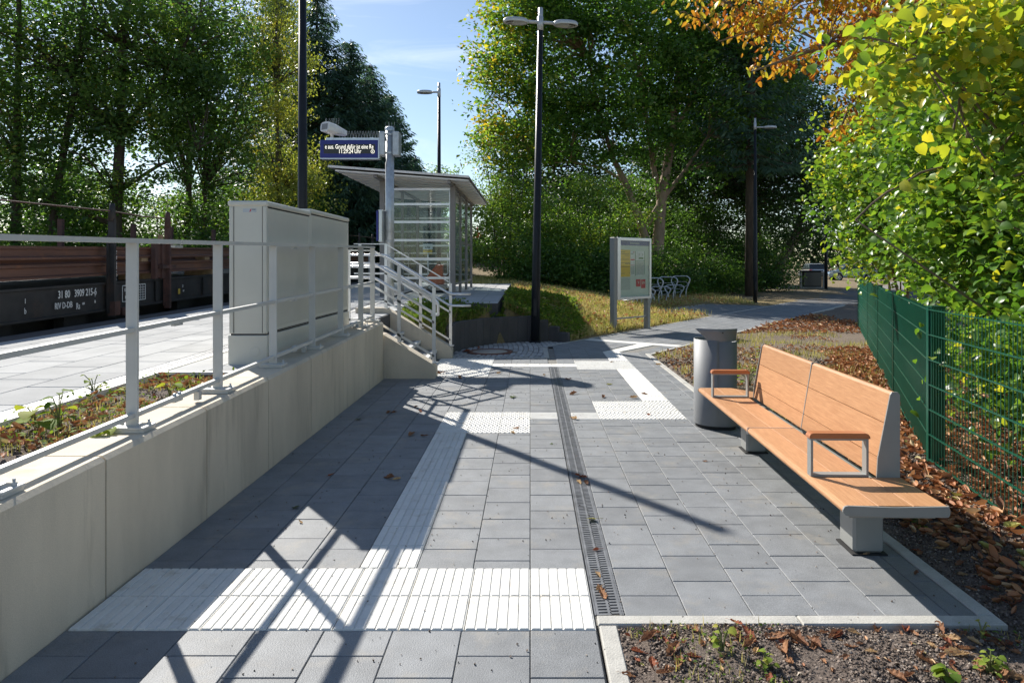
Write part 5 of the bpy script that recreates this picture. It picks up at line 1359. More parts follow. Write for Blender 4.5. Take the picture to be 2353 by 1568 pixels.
for i, (x, y, rx, h, lab) in enumerate([(-21, 25.5, 2.2, 2.9, 'dark shrub behind the wagon at the left picture edge'), (-17.6, 25.8, 1.9, 2.3, 'dark shrub behind the black stanchion'), (-14.6, 26.6, 1.8, 2.1, 'sunlit shrub behind the rusty stanchion'),
      (-13.0, 28.5, 1.6, 2.6, 'shrub right behind the near grey cabinet'), (-12.4, 32.5, 1.5, 3.2, 'pale shrub above the cabinet roof, under the birch'), (-24.5, 27, 3, 4, 'tall dark shrub behind the end of the wagon load at picture edge'), (-19.5, 30.5, 2.8, 5.2, 'tall shrub between the first two dark trunks behind the train'), (-15.8, 33.5, 2.6, 5.4, 'tall shrub between the thick trunk and the twin trunks'), (-23, 33, 3, 6.0, 'wide shrub far behind the wagon at the left picture edge'), (-12.6, 36, 2.2, 5.2, 'tall shrub behind the birch stem')]):
    tree('shrub', lab, 'shrub', (x, y, gz(x, y)), [([(x+a*.3, y, .1), (x+a*.7, y, h*.7)], (.04, .015)) for a in (-1, 0, 1)],
         [(x, y, h*.55, rx, 1.2, h*.6)], int(420*max(1, h/2.6)), 26, .13, 'bush', lambda P: .30 + .3*lumps(P, 2.0, i), sig=.28, gap=-.3, k=1.9, ph=i, nlimb=16, lr=.02, group='shrubs behind the train', crown='foliage', trunkname='stems')
tree('birch_tree', 'yellowing birch with drooping sprays left of the tall black pole', 'tree', (-11.9, 32, gz(-11.9, 32)),
     [([(-11.9, 32, .3), (-11.8, 32, 5), (-11.9, 32, 10), (-11.9, 32, 15)], (.14, .03))],
     [(-11.9, 32, 11.8, 1.4, 1.4, 3.8), (-11.6, 32, 7.2, 1.75, 1.5, 2.8), (-11.4, 32, 4.4, 1.6, 1.5, 1.9)], 620, 30, .13, 'birch', lambda P: .45 + .3*lumps(P, 1.5, .3), sig=.34, gap=-.2, k=1.6, ph=3.1, nlimb=90, lr=.03, droop=.8, updn=.3)

def spruce(name, label, x, y, h, Rm, z0=.5, n_lvl=62, per=14, dens=1.1, mat='spruce', group='spruces behind the platform', curve=.85):
    g = gz(x, y)
    t = thing(name, label, 'tree', (x, y, g), 0, group)
    tm = MB(); tm.tube([(x, y, g), (x, y, g+h*.5), (x, y, g+h)], [.02*h*.7+.05, .012*h, .02], 9)
    Cs, Ds, Ns, S = [], [], [], []
    for z in np.linspace(z0, h*.985, n_lvl):
        f = 1 - z/h; L0 = Rm*(f**curve)+.12
        for k in range(per):
            a = rng.random()*2*math.pi; L = L0*(.72+.42*rng.random())
            d = np.array([math.cos(a), math.sin(a)])
            q = np.linspace(.15, 1, max(3, int(L/.17*dens)))
            droop = .28*L*(1-.5*(z/h)); r = q*L
            zz = g+z + (-droop*np.sin(q*2.2)*.9 + .18*L*q**3)
            if rng.random() < .3: tm.tube([(x, y, g+z), (x+d[0]*L*.5, y+d[1]*L*.5, np.interp(.5, q, zz)), (x+d[0]*L*.95, y+d[1]*L*.95, zz[-1])], [.03, .02, .006], 4, False)
            for s in (-1, 0, 1):
                n = len(q); sp = .10*L*(1.1-q)+.05
                Cs.append(np.stack([x+d[0]*r - d[1]*s*sp*rng.random(n), y+d[1]*r + d[0]*s*sp*rng.random(n), zz - .03*abs(s)], 1))
                e = np.stack([d[0]*.7 - d[1]*s*.9 + .3*rng.normal(size=n), d[1]*.7 + d[0]*s*.9 + .3*rng.normal(size=n), -.35-.25*rng.random(n)], 1)
                Ds.append(e); Ns.append(np.stack([.4*rng.normal(size=n), .4*rng.normal(size=n), np.ones(n)], 1)); S.append((.24+.28*rng.random(n))*(.7+.5*f))
    tm.build('trunk', M['bark'], t)
    C = np.concatenate(Cs); ti = np.clip(.42+.28*lumps(C, 2.2, x)+rng.normal(size=len(C))*.16, 0, 1)
    link('crown', leaves_mesh('crown', LM[mat], C-np.array([x, y, g]), np.concatenate(Ds), np.concatenate(Ns), np.concatenate(S), ti, SPRAY), t)
for px, Y, h, Rm, lab in ((640, 47, 21, 4.2, 'tall dark spruce rising behind the yellowing birch'), (728, 40, 17.6, 3.7, 'tallest dark spruce behind the black pole'), (806, 41, 15.3, 3.3, 'dark spruce above the loudspeaker'),
                     (850, 43, 14.6, 3.2, 'dark spruce behind the display pole'), (893, 45, 13.3, 3.0, 'spruce right of the display pole, above the shelter roof'), (953, 47, 9.4, 2.2, 'lowest spruce, at the open sky above the shelter roof')):
    spruce('spruce_tree', lab, xpx(px, Y), Y, h, Rm*1.32, curve=.70)
for px, Y, top, lab in ((1018, 82, 388, 'small distant tree above the shelter roof, right of the lamp'), (980, 80, 378, 'small distant tree above the shelter roof, left of the lamp'), (1108, 70, 560, 'distant low tree between the shelter and the big maple')):
    x = xpx(px, Y); h = ZY(top, Y)
    tree('distant_tree', lab, 'tree', (x, Y, gz(x, Y)), [([(x, Y, 0), (x, Y, h*.6)], (.15, .05))], [(x, Y, h*.62, 2.2, 2, h*.38)], 160, 24, .3, 'bush', lambda P: .5+0*P[:, 0], sig=.5, nlimb=10, group='distant trees above the shelter')

Y = 34
def st(pts): return [(xpx(a, Y), Y, ZY(b, Y)) for a, b in pts]
tree('maple_tree', 'huge maple with forked pale trunk and yellow tinged crown behind the notice board', 'tree', (6.35, Y, gz(6.35, Y)),
     [([(6.35, Y, -.1)] + st([(1511, 569), (1519, 468), (1544, 308), (1560, 150), (1570, 0)]), (.36, .10)),
      ([(6.1, Y, -.1)] + st([(1490, 575), (1471, 508), (1435, 417), (1406, 359), (1375, 250), (1350, 130)]), (.27, .05)),
      (st([(1486, 515), (1522, 457), (1570, 396), (1624, 316), (1660, 220)]), (.15, .04)), (st([(1519, 468), (1500, 380), (1490, 300), (1470, 180), (1440, 60)]), (.16, .05)), (st([(1544, 308), (1590, 230), (1620, 120)]), (.14, .04)), (st([(1435, 417), (1380, 385), (1310, 372), (1240, 375)]), (.09, .02))],
     [(4.2, 34, 12.6, 6.0, 4.2, 5.0), (.2, 33.4, 10.2, 2.9, 3.0, 4.4), (9.2, 35, 11.5, 4.2, 3.6, 5), (.6, 33, 14.6, 3.2, 3.2, 2.8), (-3.2, 33, 11.9, 1.1, .7, .35), (4, 33, 8.2, 3.4, 2.4, 1.6), (-1.6, 33, 8.0, 1.2, 1.2, 1.4), (9.8, 34.5, 7.2, 2.2, 2.0, 1.0), (2.6, 33, 6.3, 1.8, 1.5, .8), (8.0, 33.5, 5.6, 1.6, 1.4, .7), (-.4, 32.6, 6.4, 1.2, 1.2, .9)],
     3900, 18, .225, 'maple', lambda P: .34 + .22*lumps(P, 1.0, .7) + .46*sstep(2.0, -2.5, P[:, 0] - .8*lumps(P, 2.2, 1.3)*3)*(rng.random(len(P)) > .35), sig=.36, gap=-.22, k=1.15, ph=.2, nlimb=220, lr=.06, bark='barklight')
for i, (x, y, rx, ry, h, ti, n, lab) in enumerate([(-1.1, 31.2, 1.5, 1.4, 6.9, .60, 520, 'tall yellow green bush right behind the shelter corner'), (1.0, 31.6, 1.7, 1.4, 4.6, .50, 620, 'green bush behind the twin-headed lamp'), (3.5, 32.2, 1.7, 1.4, 5.7, .58, 560, 'bright green bush left of the notice board'),
      (.2, 29.7, 1.6, 1.0, 2.1, .38, 420, 'low dark bush at the lawn edge left of the twin-headed lamp'), (3.2, 30.4, 1.7, 1.0, 2.0, .30, 420, 'low dark bush at the lawn edge behind the notice board'), (6.3, 32.6, 1.8, .9, 2.0, .30, 380, 'low dark bush behind the bicycle rack, under the maple'),
      (8.8, 35.5, 2.0, 1.1, 2.6, .28, 420, 'dark bush between the maple trunk and the far street lamp'), (12.6, 38.5, 2.2, 1.1, 2.8, .28, 420, 'dark bush right of the far street lamp'), (15.0, 47.5, 2.2, 1.2, 2.6, .35, 380, 'bush under the leaning tree by the dark box'), (-3.9, 50, 1.6, 1.0, 1.75, .35, 300, 'low distant bush below the worker in orange'), (5.6, 36.5, 2.4, 1.2, 6.2, .34, 520, 'tall green bush behind the maple trunk'), (10.5, 40, 3.0, 1.2, 6.8, .30, 560, 'tall bush behind the far street lamp')]):
    g = gz(x, y)
    tree('bush', lab, 'bush', (x, y, g), [([(x+a*.2, y, g), (x+a*.6, y, g+h*.75)], (.05, .015)) for a in (-1.4, -.4, .5, 1.4)],
         [(x, y, g+h*.52, rx, ry, h*.52), (x+.5, y-.2, g+h*.3, rx*.9, ry, h*.32)], n, 28, .125, 'bush', lambda P: ti + .26*lumps(P, 1.8, i*1.3), sig=.30, gap=-.32, k=1.7, ph=i*.9, nlimb=24, lr=.02, group='bushes behind the lawn', crown='foliage', trunkname='stems')
spruce('spruce_tree', 'dark spruce with bare straight trunk beside the far street lamp', 10.75, 33.2, 19, 4.2, 6.6, 34, 8, .8, group=None, curve=.5)
tree('broadleaf_tree', 'dark leaning tree beside the storage box near the road', 'tree', (16.3, 45.5, -.05),
     [([(16.0, 45.5, -.1), (16.6, 45.5, 1.5), (17.6, 45.5, 3.4), (18.6, 45.5, 6)], (.42, .15)), ([(15.6, 45.6, -.1), (15.3, 45.6, 3), (15.0, 45.6, 8)], (.22, .1))],
     [(17.0, 45.5, 10, 6.0, 3.5, 5.2), (14, 44.5, 6.5, 3, 2.5, 2.5), (19.5, 45.5, 6.2, 2.6, 2.5, 2.2)], 1300, 26, .24, 'dusk', dk, sig=.5, gap=-.3, k=1.0, ph=.9, nlimb=90, lr=.07)
tree('broadleaf_tree', 'dark dense tree filling the gap right of the spruce trunk', 'tree', (13.2, 40, -.05),
     [([(13.2, 40, -.1), (13.0, 40, 5), (12.8, 40, 12)], (.24, .1))], [(12.6, 40, 9.5, 4.2, 3, 5.5), (14.5, 39.5, 5.2, 2.6, 2, 2.6), (9.2, 41, 8.5, 3, 2.4, 4.2)], 1300, 26, .2, 'dusk', dk, sig=.45, gap=-.35, k=1.1, ph=1.9, nlimb=80, lr=.06)
tree('broadleaf_tree', 'low dark tree in the gap right behind the maple trunk', 'tree', (7.6, 44, -.05), [([(7.6, 44, -.1), (7.6, 44, 5)], (.2, .1))], [(7.4, 44, 4.8, 3.6, 2, 3.6), (3.4, 45, 4.2, 2.8, 2, 3.2)], 700, 28, .22, 'dusk', lambda P: .45+.25*lumps(P, 1.1, .4), sig=.4, gap=-.5, k=1.0, ph=2.7, nlimb=40, lr=.05)
tree('broadleaf_tree', 'mid green tree far behind the lawn bushes, left of the maple trunk', 'tree', (1.8, 52, gz(1.8, 52)), [([(1.8, 52, .2), (1.8, 52, 9)], (.25, .1))], [(1.6, 52, 7.5, 4.0, 3, 5.0), (-.8, 52, 5, 2, 2, 3)], 700, 28, .3, 'dusk', lambda P: .50 + .25*lumps(P, .8, .3), sig=.6, gap=-.5, k=.8, ph=1.1, nlimb=40, lr=.06)
tree('broadleaf_tree', 'mid green tree far behind the bicycle rack', 'tree', (9.0, 54, gz(9, 54)), [([(9, 54, .0), (9, 54, 9)], (.25, .1))], [(9, 54, 7, 4.5, 3, 5.2), (13, 55, 5, 3, 2, 4)], 700, 28, .3, 'dusk', lambda P: .46 + .25*lumps(P, .8, .3), sig=.6, gap=-.5, k=.8, ph=2.1, nlimb=40, lr=.06)
# far wood on the skyline, one mass
bl = []
for a in np.arange(-48, 60, 2.6):
    d = 104 + 10*math.sin(a*3.1); x = math.tan(R(a))*d
    if -11 < a < -1.5: hh = 5.5
    else: hh = 8.5+2.5*math.sin(a*1.7)
    bl.append((x, d, hh*.5, 4.2, 2.5, hh*.52))
C = sample_blobs(bl, 6500, -.6, .5, 1.0); P, D, Nn = cluster_leaves(C, 16, .8)
tag(link('background_wood', leaves_mesh('background_wood', LM['dusk'], P, D, Nn, .55*(.6+.8*rng.random(len(P))), np.clip(.32+.25*lumps(P, .5, 1)+.12*rng.normal(size=len(P)), 0, 1))), kind='stuff')
P = P[:0]

# ------------------------------------------------------------------ hazels over the fence, chestnut above
def hazel(label, base, stems, blobs, ncl, m, size, tintf, ph, sig=.26, gap=-.3, n_l=60, droop=.35):
    x, y = base
    tr = []
    for (tx, ty, tz, r) in stems:
        bx, by = x+random.uniform(-.25, .25), y+random.uniform(-.25, .25)
        tr.append(([(bx, by, -.05), (bx+(tx-bx)*.35+random.uniform(-.1, .1), by+(ty-by)*.35, tz*.5), (tx, ty, tz)], (r, r*.3)))
    tree('hazel_bush', label, 'bush', (x, y, 0), tr, blobs, ncl, m, size, 'hazel', tintf, sig=sig, gap=gap, k=2.6, ph=ph, nlimb=n_l, lr=.011, bark='twig', shape=OVATE, group='hazels behind the green fence', surf=3.2, updn=.9, droop=droop, crown='foliage', trunkname='stems', bough=0)
grn = lambda P: .42 + .24*lumps(P, 2.4, .3) + .32*sstep(2.7, 4.2, P[:, 2]) + .30*(rng.random(len(P)) > .95)
hazel('tall hazel at the far end of the green fence, leaning over the path', (6.7, 12.0), [(5.4, 11.4, 3.6, .03), (6.4, 11.6, 4.4, .035), (7.4, 12, 4.2, .03), (5.9, 12.6, 3.9, .025), (6.0, 11.2, 2.6, .02)],
      [(6.7, 11.9, 3.2, 1.5, 1.3, 1.7), (5.85, 11.5, 3.0, .85, 1.0, 1.2), (6.2, 11.6, 1.75, .7, .9, .45), (7.3, 11.5, 4.6, 1.3, 1.2, 1.0)], 1500, 15, .078, grn, .5)
hazel('green hazel behind the middle fence panels', (6.3, 9.4), [(5.2, 9.2, 3.5, .03), (6.2, 9.2, 4.2, .03), (7, 9.5, 4.1, .03), (5.6, 8.8, 2.9, .02), (5.3, 9.6, 2.2, .018), (6.6, 8.6, 3.2, .02)],
      [(6.25, 9.4, 3.2, 1.5, 1.2, 1.7), (5.7, 9.2, 2.0, .75, 1.0, .8), (6.6, 9.0, 4.5, 1.3, 1.1, .9), (6.3, 9.0, 1.4, .9, .9, .9)], 1550, 15, .078, grn, 1.5)
hazel('broad hazel behind the fence corner with many upright stems', (5.3, 7.0), [(4.4, 6.8, 3.2, .028), (5.1, 6.8, 3.9, .03), (5.9, 7, 3.8, .03), (4.7, 6.4, 2.6, .02), (5.5, 6.3, 2.8, .02), (4.9, 7.4, 3.0, .022), (4.5, 7.0, 2.4, .018)],
      [(5.1, 7.0, 2.9, 1.3, 1.15, 1.5), (5.6, 6.9, 4.0, 1.2, 1.1, .8), (4.6, 6.9, 1.9, .6, .9, .7), (5.5, 6.5, 1.5, .8, .8, .9)], 1600, 15, .074, grn, 2.5)
hazel('near hazel behind the last fence panel at the picture edge', (4.6, 4.9), [(3.9, 5.0, 2.9, .022), (4.4, 4.8, 3.3, .025), (4.9, 4.9, 3.2, .025), (4.1, 4.4, 2.4, .018), (4.5, 5.6, 2.8, .02)],
      [(4.5, 5.0, 2.2, 1.0, 1.0, 1.1), (4.0, 4.9, 1.0, .5, 1.0, .7), (4.8, 5.4, 3.2, 1.0, .9, .7), (4.15, 5.6, .85, .5, .7, .5), (3.95, 4.9, .85, .42, .6, .5), (4.55, 6.3, .85, .55, .6, .5), (5.0, 4.4, 1.4, .8, .8, .9)], 1700, 14, .070, grn, 3.5)
ylw = lambda P: .74 + .10*lumps(P, 3.0, .3) + .13*rng.normal(size=len(P))
hazel('yellow leaved hazel branches arching over the fence at the top picture corner', (5.2, 5.6), [(3.0, 5.2, 3.35, .024), (2.62, 5.5, 1.98, .02), (3.4, 5.4, 3.0, .022), (4.0, 5.3, 3.6, .026), (2.8, 4.9, 3.1, .015)],
      [(3.75, 5.3, 3.30, 1.25, .75, .45), (2.95, 5.2, 3.22, .65, .5, .32), (3.5, 5.5, 2.62, .40, .3, .22), (3.0, 5.5, 2.25, .26, .12, .09), (2.75, 5.5, 2.05, .12, .08, .06), (3.9, 5.4, 2.9, .5, .4, .3), (4.3, 5.2, 3.6, 1.0, .8, .5)], 300, 11, .086, ylw, 4.5, sig=.13, gap=-.6, droop=.55)
tree('chestnut_tree', 'chestnut with curled orange brown leaves hanging over the hazels', 'tree', (9.6, 14.5, -.03),
     [([(9.6, 14.5, -.1), (9.5, 14.4, 3), (9.2, 14.2, 6), (9.0, 14, 9)], (.28, .12)), ([(9.4, 14.3, 4.6), (7.6, 13.4, 5.9), (5.4, 12.4, 5.6), (3.9, 12.0, 5.0)], (.11, .012)), ([(9.3, 14.3, 5.4), (7, 13.2, 6.9), (4.6, 12.2, 6.6), (3.4, 12, 6.2)], (.10, .012)), ([(7.6, 13.4, 5.9), (6.3, 12.2, 4.9), (5.3, 11.6, 4.0)], (.05, .01)), ([(9.4, 14.3, 4.9), (8, 13, 6.4), (6.6, 12, 6.6)], (.07, .02)), ([(5.4, 12.4, 5.6), (4.4, 12.1, 5.9), (3.3, 11.9, 5.5), (2.95, 11.9, 5.9)], (.022, .008))],
     [(5.7, 12.4, 6.1, 1.5, 1.2, .75), (4.5, 12.1, 6.2, .9, .8, .55), (4.35, 12.1, 5.1, .75, .6, .30), (5.6, 12.0, 4.9, .9, .8, .4), (3.7, 12, 6.1, .6, .5, .4), (5.3, 11.6, 4.0, .6, .5, .22), (3.75, 12.0, 4.75, .35, .3, .14), (7.2, 12.8, 6.6, 1.3, 1.2, .8), (5.2, 11.5, 3.25, .25, .25, .14), (3.05, 11.9, 5.75, .4, .3, .25), (3.2, 12, 5.2, .3, .25, .15), (6.3, 12, 5.4, .8, .7, .4)],
     400, 11, .125, 'chestnut', lambda P: .56 + .22*lumps(P, 3.0, .3) + .5*(rng.random(len(P)) - .5), sig=.24, gap=-.35, k=2.8, ph=.3, nlimb=200, lr=.012, bark='twig', shape=CURL, updn=.2, droop=.9, bough=.3)

# ------------------------------------------------------------------ grass, litter, soil crumbs
def scatter(n, xr, yr, keep):
    out = []
    tot = 0
    while tot < n:
        x = rng.uniform(*xr, size=n); y = rng.uniform(*yr, size=n); k = keep(x, y)
        out.append(np.stack([x[k], y[k]], 1)); tot += k.sum()
    return np.concatenate(out)[:n]
EXC = [(-0.3 + (px+.3)*1.12, 13.0 + (py-13.0)*1.09) for px, py in COB]
def on_lawn(x, y):
    s, w = sw(x, y)
    return (w < -.10) & ~pip(x, y, EXC) & ~((x < -.66) & (y < 24.05)) & ~((s > 9.4) & (s < 15.7) & (w > -2.6)) & (lumps(np.stack([x, y, 0*x], 1), 1.9, .7) + .45*rng.random(len(x)) > -.12)
def grass(name, pts, h0, h1, w, tf, zf=height):
    n = len(pts); z = zf(pts[:, 0], pts[:, 1]); h = rng.uniform(h0, h1, n)
    up = np.stack([.45*rng.normal(size=n), .45*rng.normal(size=n), np.ones(n)], 1); up /= np.linalg.norm(up, axis=1)[:, None]
    D = unit(n); D[:, 2] = 0
    me = leaves_mesh(name, LM['grass'], np.stack([pts[:, 0], pts[:, 1], z], 1), D, up, h, np.clip(tf(pts) + .17*rng.normal(size=n), 0, 1), (BLADE[0], BLADE[1]))
    # narrow the blades: width is a share of the height
    return me
BLADE = ([(-.055, 0, 0), (.055, 0, 0), (.0, .05, 1.0)], [(0, 1, 2)])
def lawn_h(x, y): return np.maximum(height(x, y), -.03)
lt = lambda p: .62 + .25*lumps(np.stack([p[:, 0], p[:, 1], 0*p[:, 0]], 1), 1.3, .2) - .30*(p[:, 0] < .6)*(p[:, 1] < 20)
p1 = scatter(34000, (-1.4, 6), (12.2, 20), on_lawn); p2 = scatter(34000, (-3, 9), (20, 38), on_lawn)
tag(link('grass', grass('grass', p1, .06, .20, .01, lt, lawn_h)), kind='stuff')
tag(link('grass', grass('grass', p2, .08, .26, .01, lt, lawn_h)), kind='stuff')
def bed_r(x, y):
    s, w = sw(x, y)
    return (x > 2.2) & (w > PATHW + .1) & (lumps(np.stack([x, y, 0*x], 1), 2.2, .3) > .05)
p3 = scatter(5500, (2.2, 7), (7.0, 16), bed_r)
tag(link('grass', grass('grass', p3, .04, .14, .01, lambda p: .5+0*p[:, 0])), kind='stuff')
def weedleaves(n, xr, yr, keep, s0, s1, zf, zoff, name='ground_cover'):
    p = scatter(n, xr, yr, keep); z = zf(p[:, 0], p[:, 1]) + rng.uniform(.01, zoff, n)
    D = unit(n); D[:, 2] = np.abs(D[:, 2])*.5; Nn = unit(n)*.6 + np.array([0, 0, 1.0])
    tag(link(name, leaves_mesh(name, LM['weed'], np.stack([p[:, 0], p[:, 1], z], 1), D, Nn, rng.uniform(s0, s1, n), np.clip(.25+.25*rng.normal(size=n), 0, 1))), kind='stuff')
weedleaves(9000, (-1.4, 1.2), (12.3, 18.5), on_lawn, .03, .11, lawn_h, .2)
sl_k = lambda x, y: ~pip(x, y, EXC) & ~((x > -.7) & (y > 14.25))
weedleaves(3600, (-2.42, -.3), (11.98, 14.28), sl_k, .03, .10, lawn_h, .18)
p5 = scatter(5000, (-2.42, -.3), (11.98, 14.28), sl_k)
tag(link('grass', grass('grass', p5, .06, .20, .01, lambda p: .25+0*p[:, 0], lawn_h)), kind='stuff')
weedleaves(2600, (0, 6), (14, 30), on_lawn, .03, .09, lawn_h, .2)
bedz = lambda x, y: pz(y) - .045 + 0*x
inbed = lambda x, y: (lumps(np.stack([x, y, 0*x], 1), 4.2, .3) + .3*rng.random(len(x)) > -.05)
weedleaves(800, (-3.12, -2.42), (1.5, 5.7), inbed, .015, .05, bedz, .09)
pb = scatter(2600, (-3.12, -2.42), (1.5, 5.7), inbed)
tag(link('grass', grass('grass', pb, .02, .075, .01, lambda p: .55+0*p[:, 0], bedz)), kind='stuff')
def litter(n, xr, yr, keep, s0, s1, tf, zf=height, zoff=.03, shape=CURL, name='leaf_litter'):
    p = scatter(n, xr, yr, keep); z = zf(p[:, 0], p[:, 1]) + rng.uniform(0, zoff, n)
    D = unit(n); D[:, 2] *= .25; Nn = unit(n)*.55 + np.array([0, 0, 1.0])
    tag(link(name, leaves_mesh(name, LM['litter'], np.stack([p[:, 0], p[:, 1], z], 1), D, Nn, rng.uniform(s0, s1, n), np.clip(tf + .24*rng.normal(size=n), 0, 1), shape, rng.uniform(.55, 1.15, n))), kind='stuff')
def fence_x(y): return np.where(y > 5.56, 3.24 + .4328*(y-5.56), 3.24 + .1806*(y-5.56))
def near_fence(x, y):
    d = x - fence_x(y); return (np.abs(d - .15) < .75 + .35*rng.random(len(x))) & (d > -.70 - .25*sstep(5, 7, y)*2.0 + .25*lumps(np.stack([x, y, 0*x], 1), 3.3, .2))
litter(8500, (2.3, 7.5), (2.9, 13), near_fence, .04, .10, .48, zoff=.05)
litter(2600, (2.25, 6.5), (6.5, 16), lambda x, y: (sw(x, y)[1] > PATHW+.1) & (x > 2.2) & (lumps(np.stack([x, y, 0*x], 1), 1.7, 2.3) > -.12), .03, .075, .52)
litter(1500, (2.5, 9), (16, 30), lambda x, y: (sw(x, y)[1] > PATHW+.1), .06, .12, .45)
litter(7500, (-.5, 8), (13.5, 34), on_lawn, .05, .12, .70, lawn_h, .14)
litter(800, (-3.12, -2.42), (1.5, 5.7), inbed, .03, .08, .5, bedz, .04)
def chips(n, xr, yr, keep, zf, s0, s1, name='soil_crumbs'):
    p = scatter(n, xr, yr, keep); z = zf(p[:, 0], p[:, 1]) + .002
    tag(link(name, leaves_mesh(name, CH, np.stack([p[:, 0], p[:, 1], z], 1), unit(n), unit(n)*.7+np.array([0, 0, .8]), rng.uniform(s0, s1, n)**1.0, rng.random(n), ([(-.5, -.3, 0), (.4, -.4, .1), (.5, .3, 0), (-.3, .4, .15), (0, 0, .55)], [(0, 1, 4), (1, 2, 4), (2, 3, 4), (3, 0, 4)]))), kind='stuff')
CH = leafmat('soil_crumb', [(0, (.08, .062, .052)), (.6, (.175, .138, .115)), (.93, (.30, .245, .205)), (1, (.48, .42, .35))], .02, rough=.95, spec=.1)
fb = lambda x, y: (y < 3.07) & (x > .392)
chips(46000, (.392, 3.6), (1.9, 3.06), fb, height, .003, .015)
chips(900, (.40, 3.6), (1.9, 3.06), fb, height, .012, .026)
chips(24000, (2.17, 3.4), (2.9, 6.5), lambda x, y: x > 2.17, height, .004, .018)
chips(1500, (-2.05, 2.05), (1.6, 12.0), lambda x, y: (lumps(np.stack([x, y, 0*x], 1), 2.7, .3) + .5*rng.random(len(x)) > .0), lambda x, y: 0*x + .001, .004, .012, 'paving_crumbs')
chips(5000, (2.17, 5), (6.5, 13), lambda x, y: sw(x, y)[1] > PATHW+.1, height, .01, .045)
chips(2600, (-3.12, -2.42), (2.2, 5.7), lambda x, y: x < 9, bedz, .006, .02)

fbp = lambda x, y: (y < 3.05) & (x > .42) & (lumps(np.stack([x, y, 0*x], 1), 4.7, 1.3) > .12)
weedleaves(900, (.42, 3.4), (1.9, 3.05), fbp, .006, .022, height, .035)
pf = scatter(700, (.42, 3.4), (1.9, 3.05), fbp)
tag(link('grass', grass('grass', pf, .02, .06, .01, lambda p: .6+0*p[:, 0])), kind='stuff')
litter(260, (.42, 3.4), (1.9, 3.05), fb, .012, .035, .55, zoff=.01)
# ------------------------------------------------------------------ single fallen leaves and weeds
def leaf_variant(kind, seed):
    r2 = random.Random(seed)
    m = MB()
    if kind == 'curl':
        c1, c2, tw = r2.uniform(.0, .32), r2.uniform(.3, 1.0), r2.uniform(-.5, .5); n = 12; K = 9
        ph = [r2.uniform(0, 6.28) for _ in range(6)]
        bend = r2.uniform(-.25, .25)
        for i in range(n+1):
            t = i/n; w = .25*math.sin(math.pi*min(1, t*.95+.04))**.7*(1+.22*math.sin(t*26+ph[0]))
            wl = w*r2.uniform(.85, 1.1); wr = w*r2.uniform(.85, 1.1)
            zc = c1*(t-.45)**2*1.8
            for j in range(K):
                sj = 2*j/(K-1)-1; a = (wr if sj > 0 else wl)*sj; e = abs(sj)
                roll = c2*e**1.5*w*(1+.5*math.sin(t*5+ph[1]+(2 if sj > 0 else 0)))
                vein = .018*math.sin(t*34-e*5)*e
                cr = .035*math.sin(t*9+sj*4+ph[2])*math.sin(sj*6+ph[3]+t*4)
                m.v.append((t-.5+.05*e, a*(1-.30*c2*e) + bend*(t-.5)**2, zc+roll+vein+cr+tw*sj*w*(t-.4)+.03))
        for i in range(n):
            for j in range(K-1): m.f.append((i*K+j, i*K+j+1, (i+1)*K+j+1, (i+1)*K+j)); m.sm.append(False)
        m.tube([(-.5, 0, c1*.33), (-.68, .03, .12), (-.85, .02, .05)], .012, 4)
    else:                                                          # five-lobed maple leaf
        pts = []
        for k, (a, r) in enumerate([(-150, .25), (-125, .42), (-100, .30), (-78, .62), (-52, .34), (-30, .50), (-18, .55), (0, .92), (18, .55), (30, .50), (52, .34), (78, .62), (100, .30), (125, .42), (150, .25)]):
            r *= r2.uniform(.85, 1.1); pts.append((r*math.cos(R(a))*.62, r*math.sin(R(a))*.62, .10*r*r2.uniform(-.4, 1.3)+.02))
        m.v.append((-.12, 0, .015)); m.v += pts; m.f += [(0, i, i+1) for i in range(1, len(pts))]; m.sm += [False]*(len(pts)-1)
        m.tube([(-.12, 0, .02), (-.5, .05, .02), (-.75, 0, .03)], .010, 4)
    return m
def leafplain(name, c, c2, tr=.2): return leafmat(name, [(0, c), (1, c2)], tr, (1.1, .95, .6), .55, .3)
LV = {}
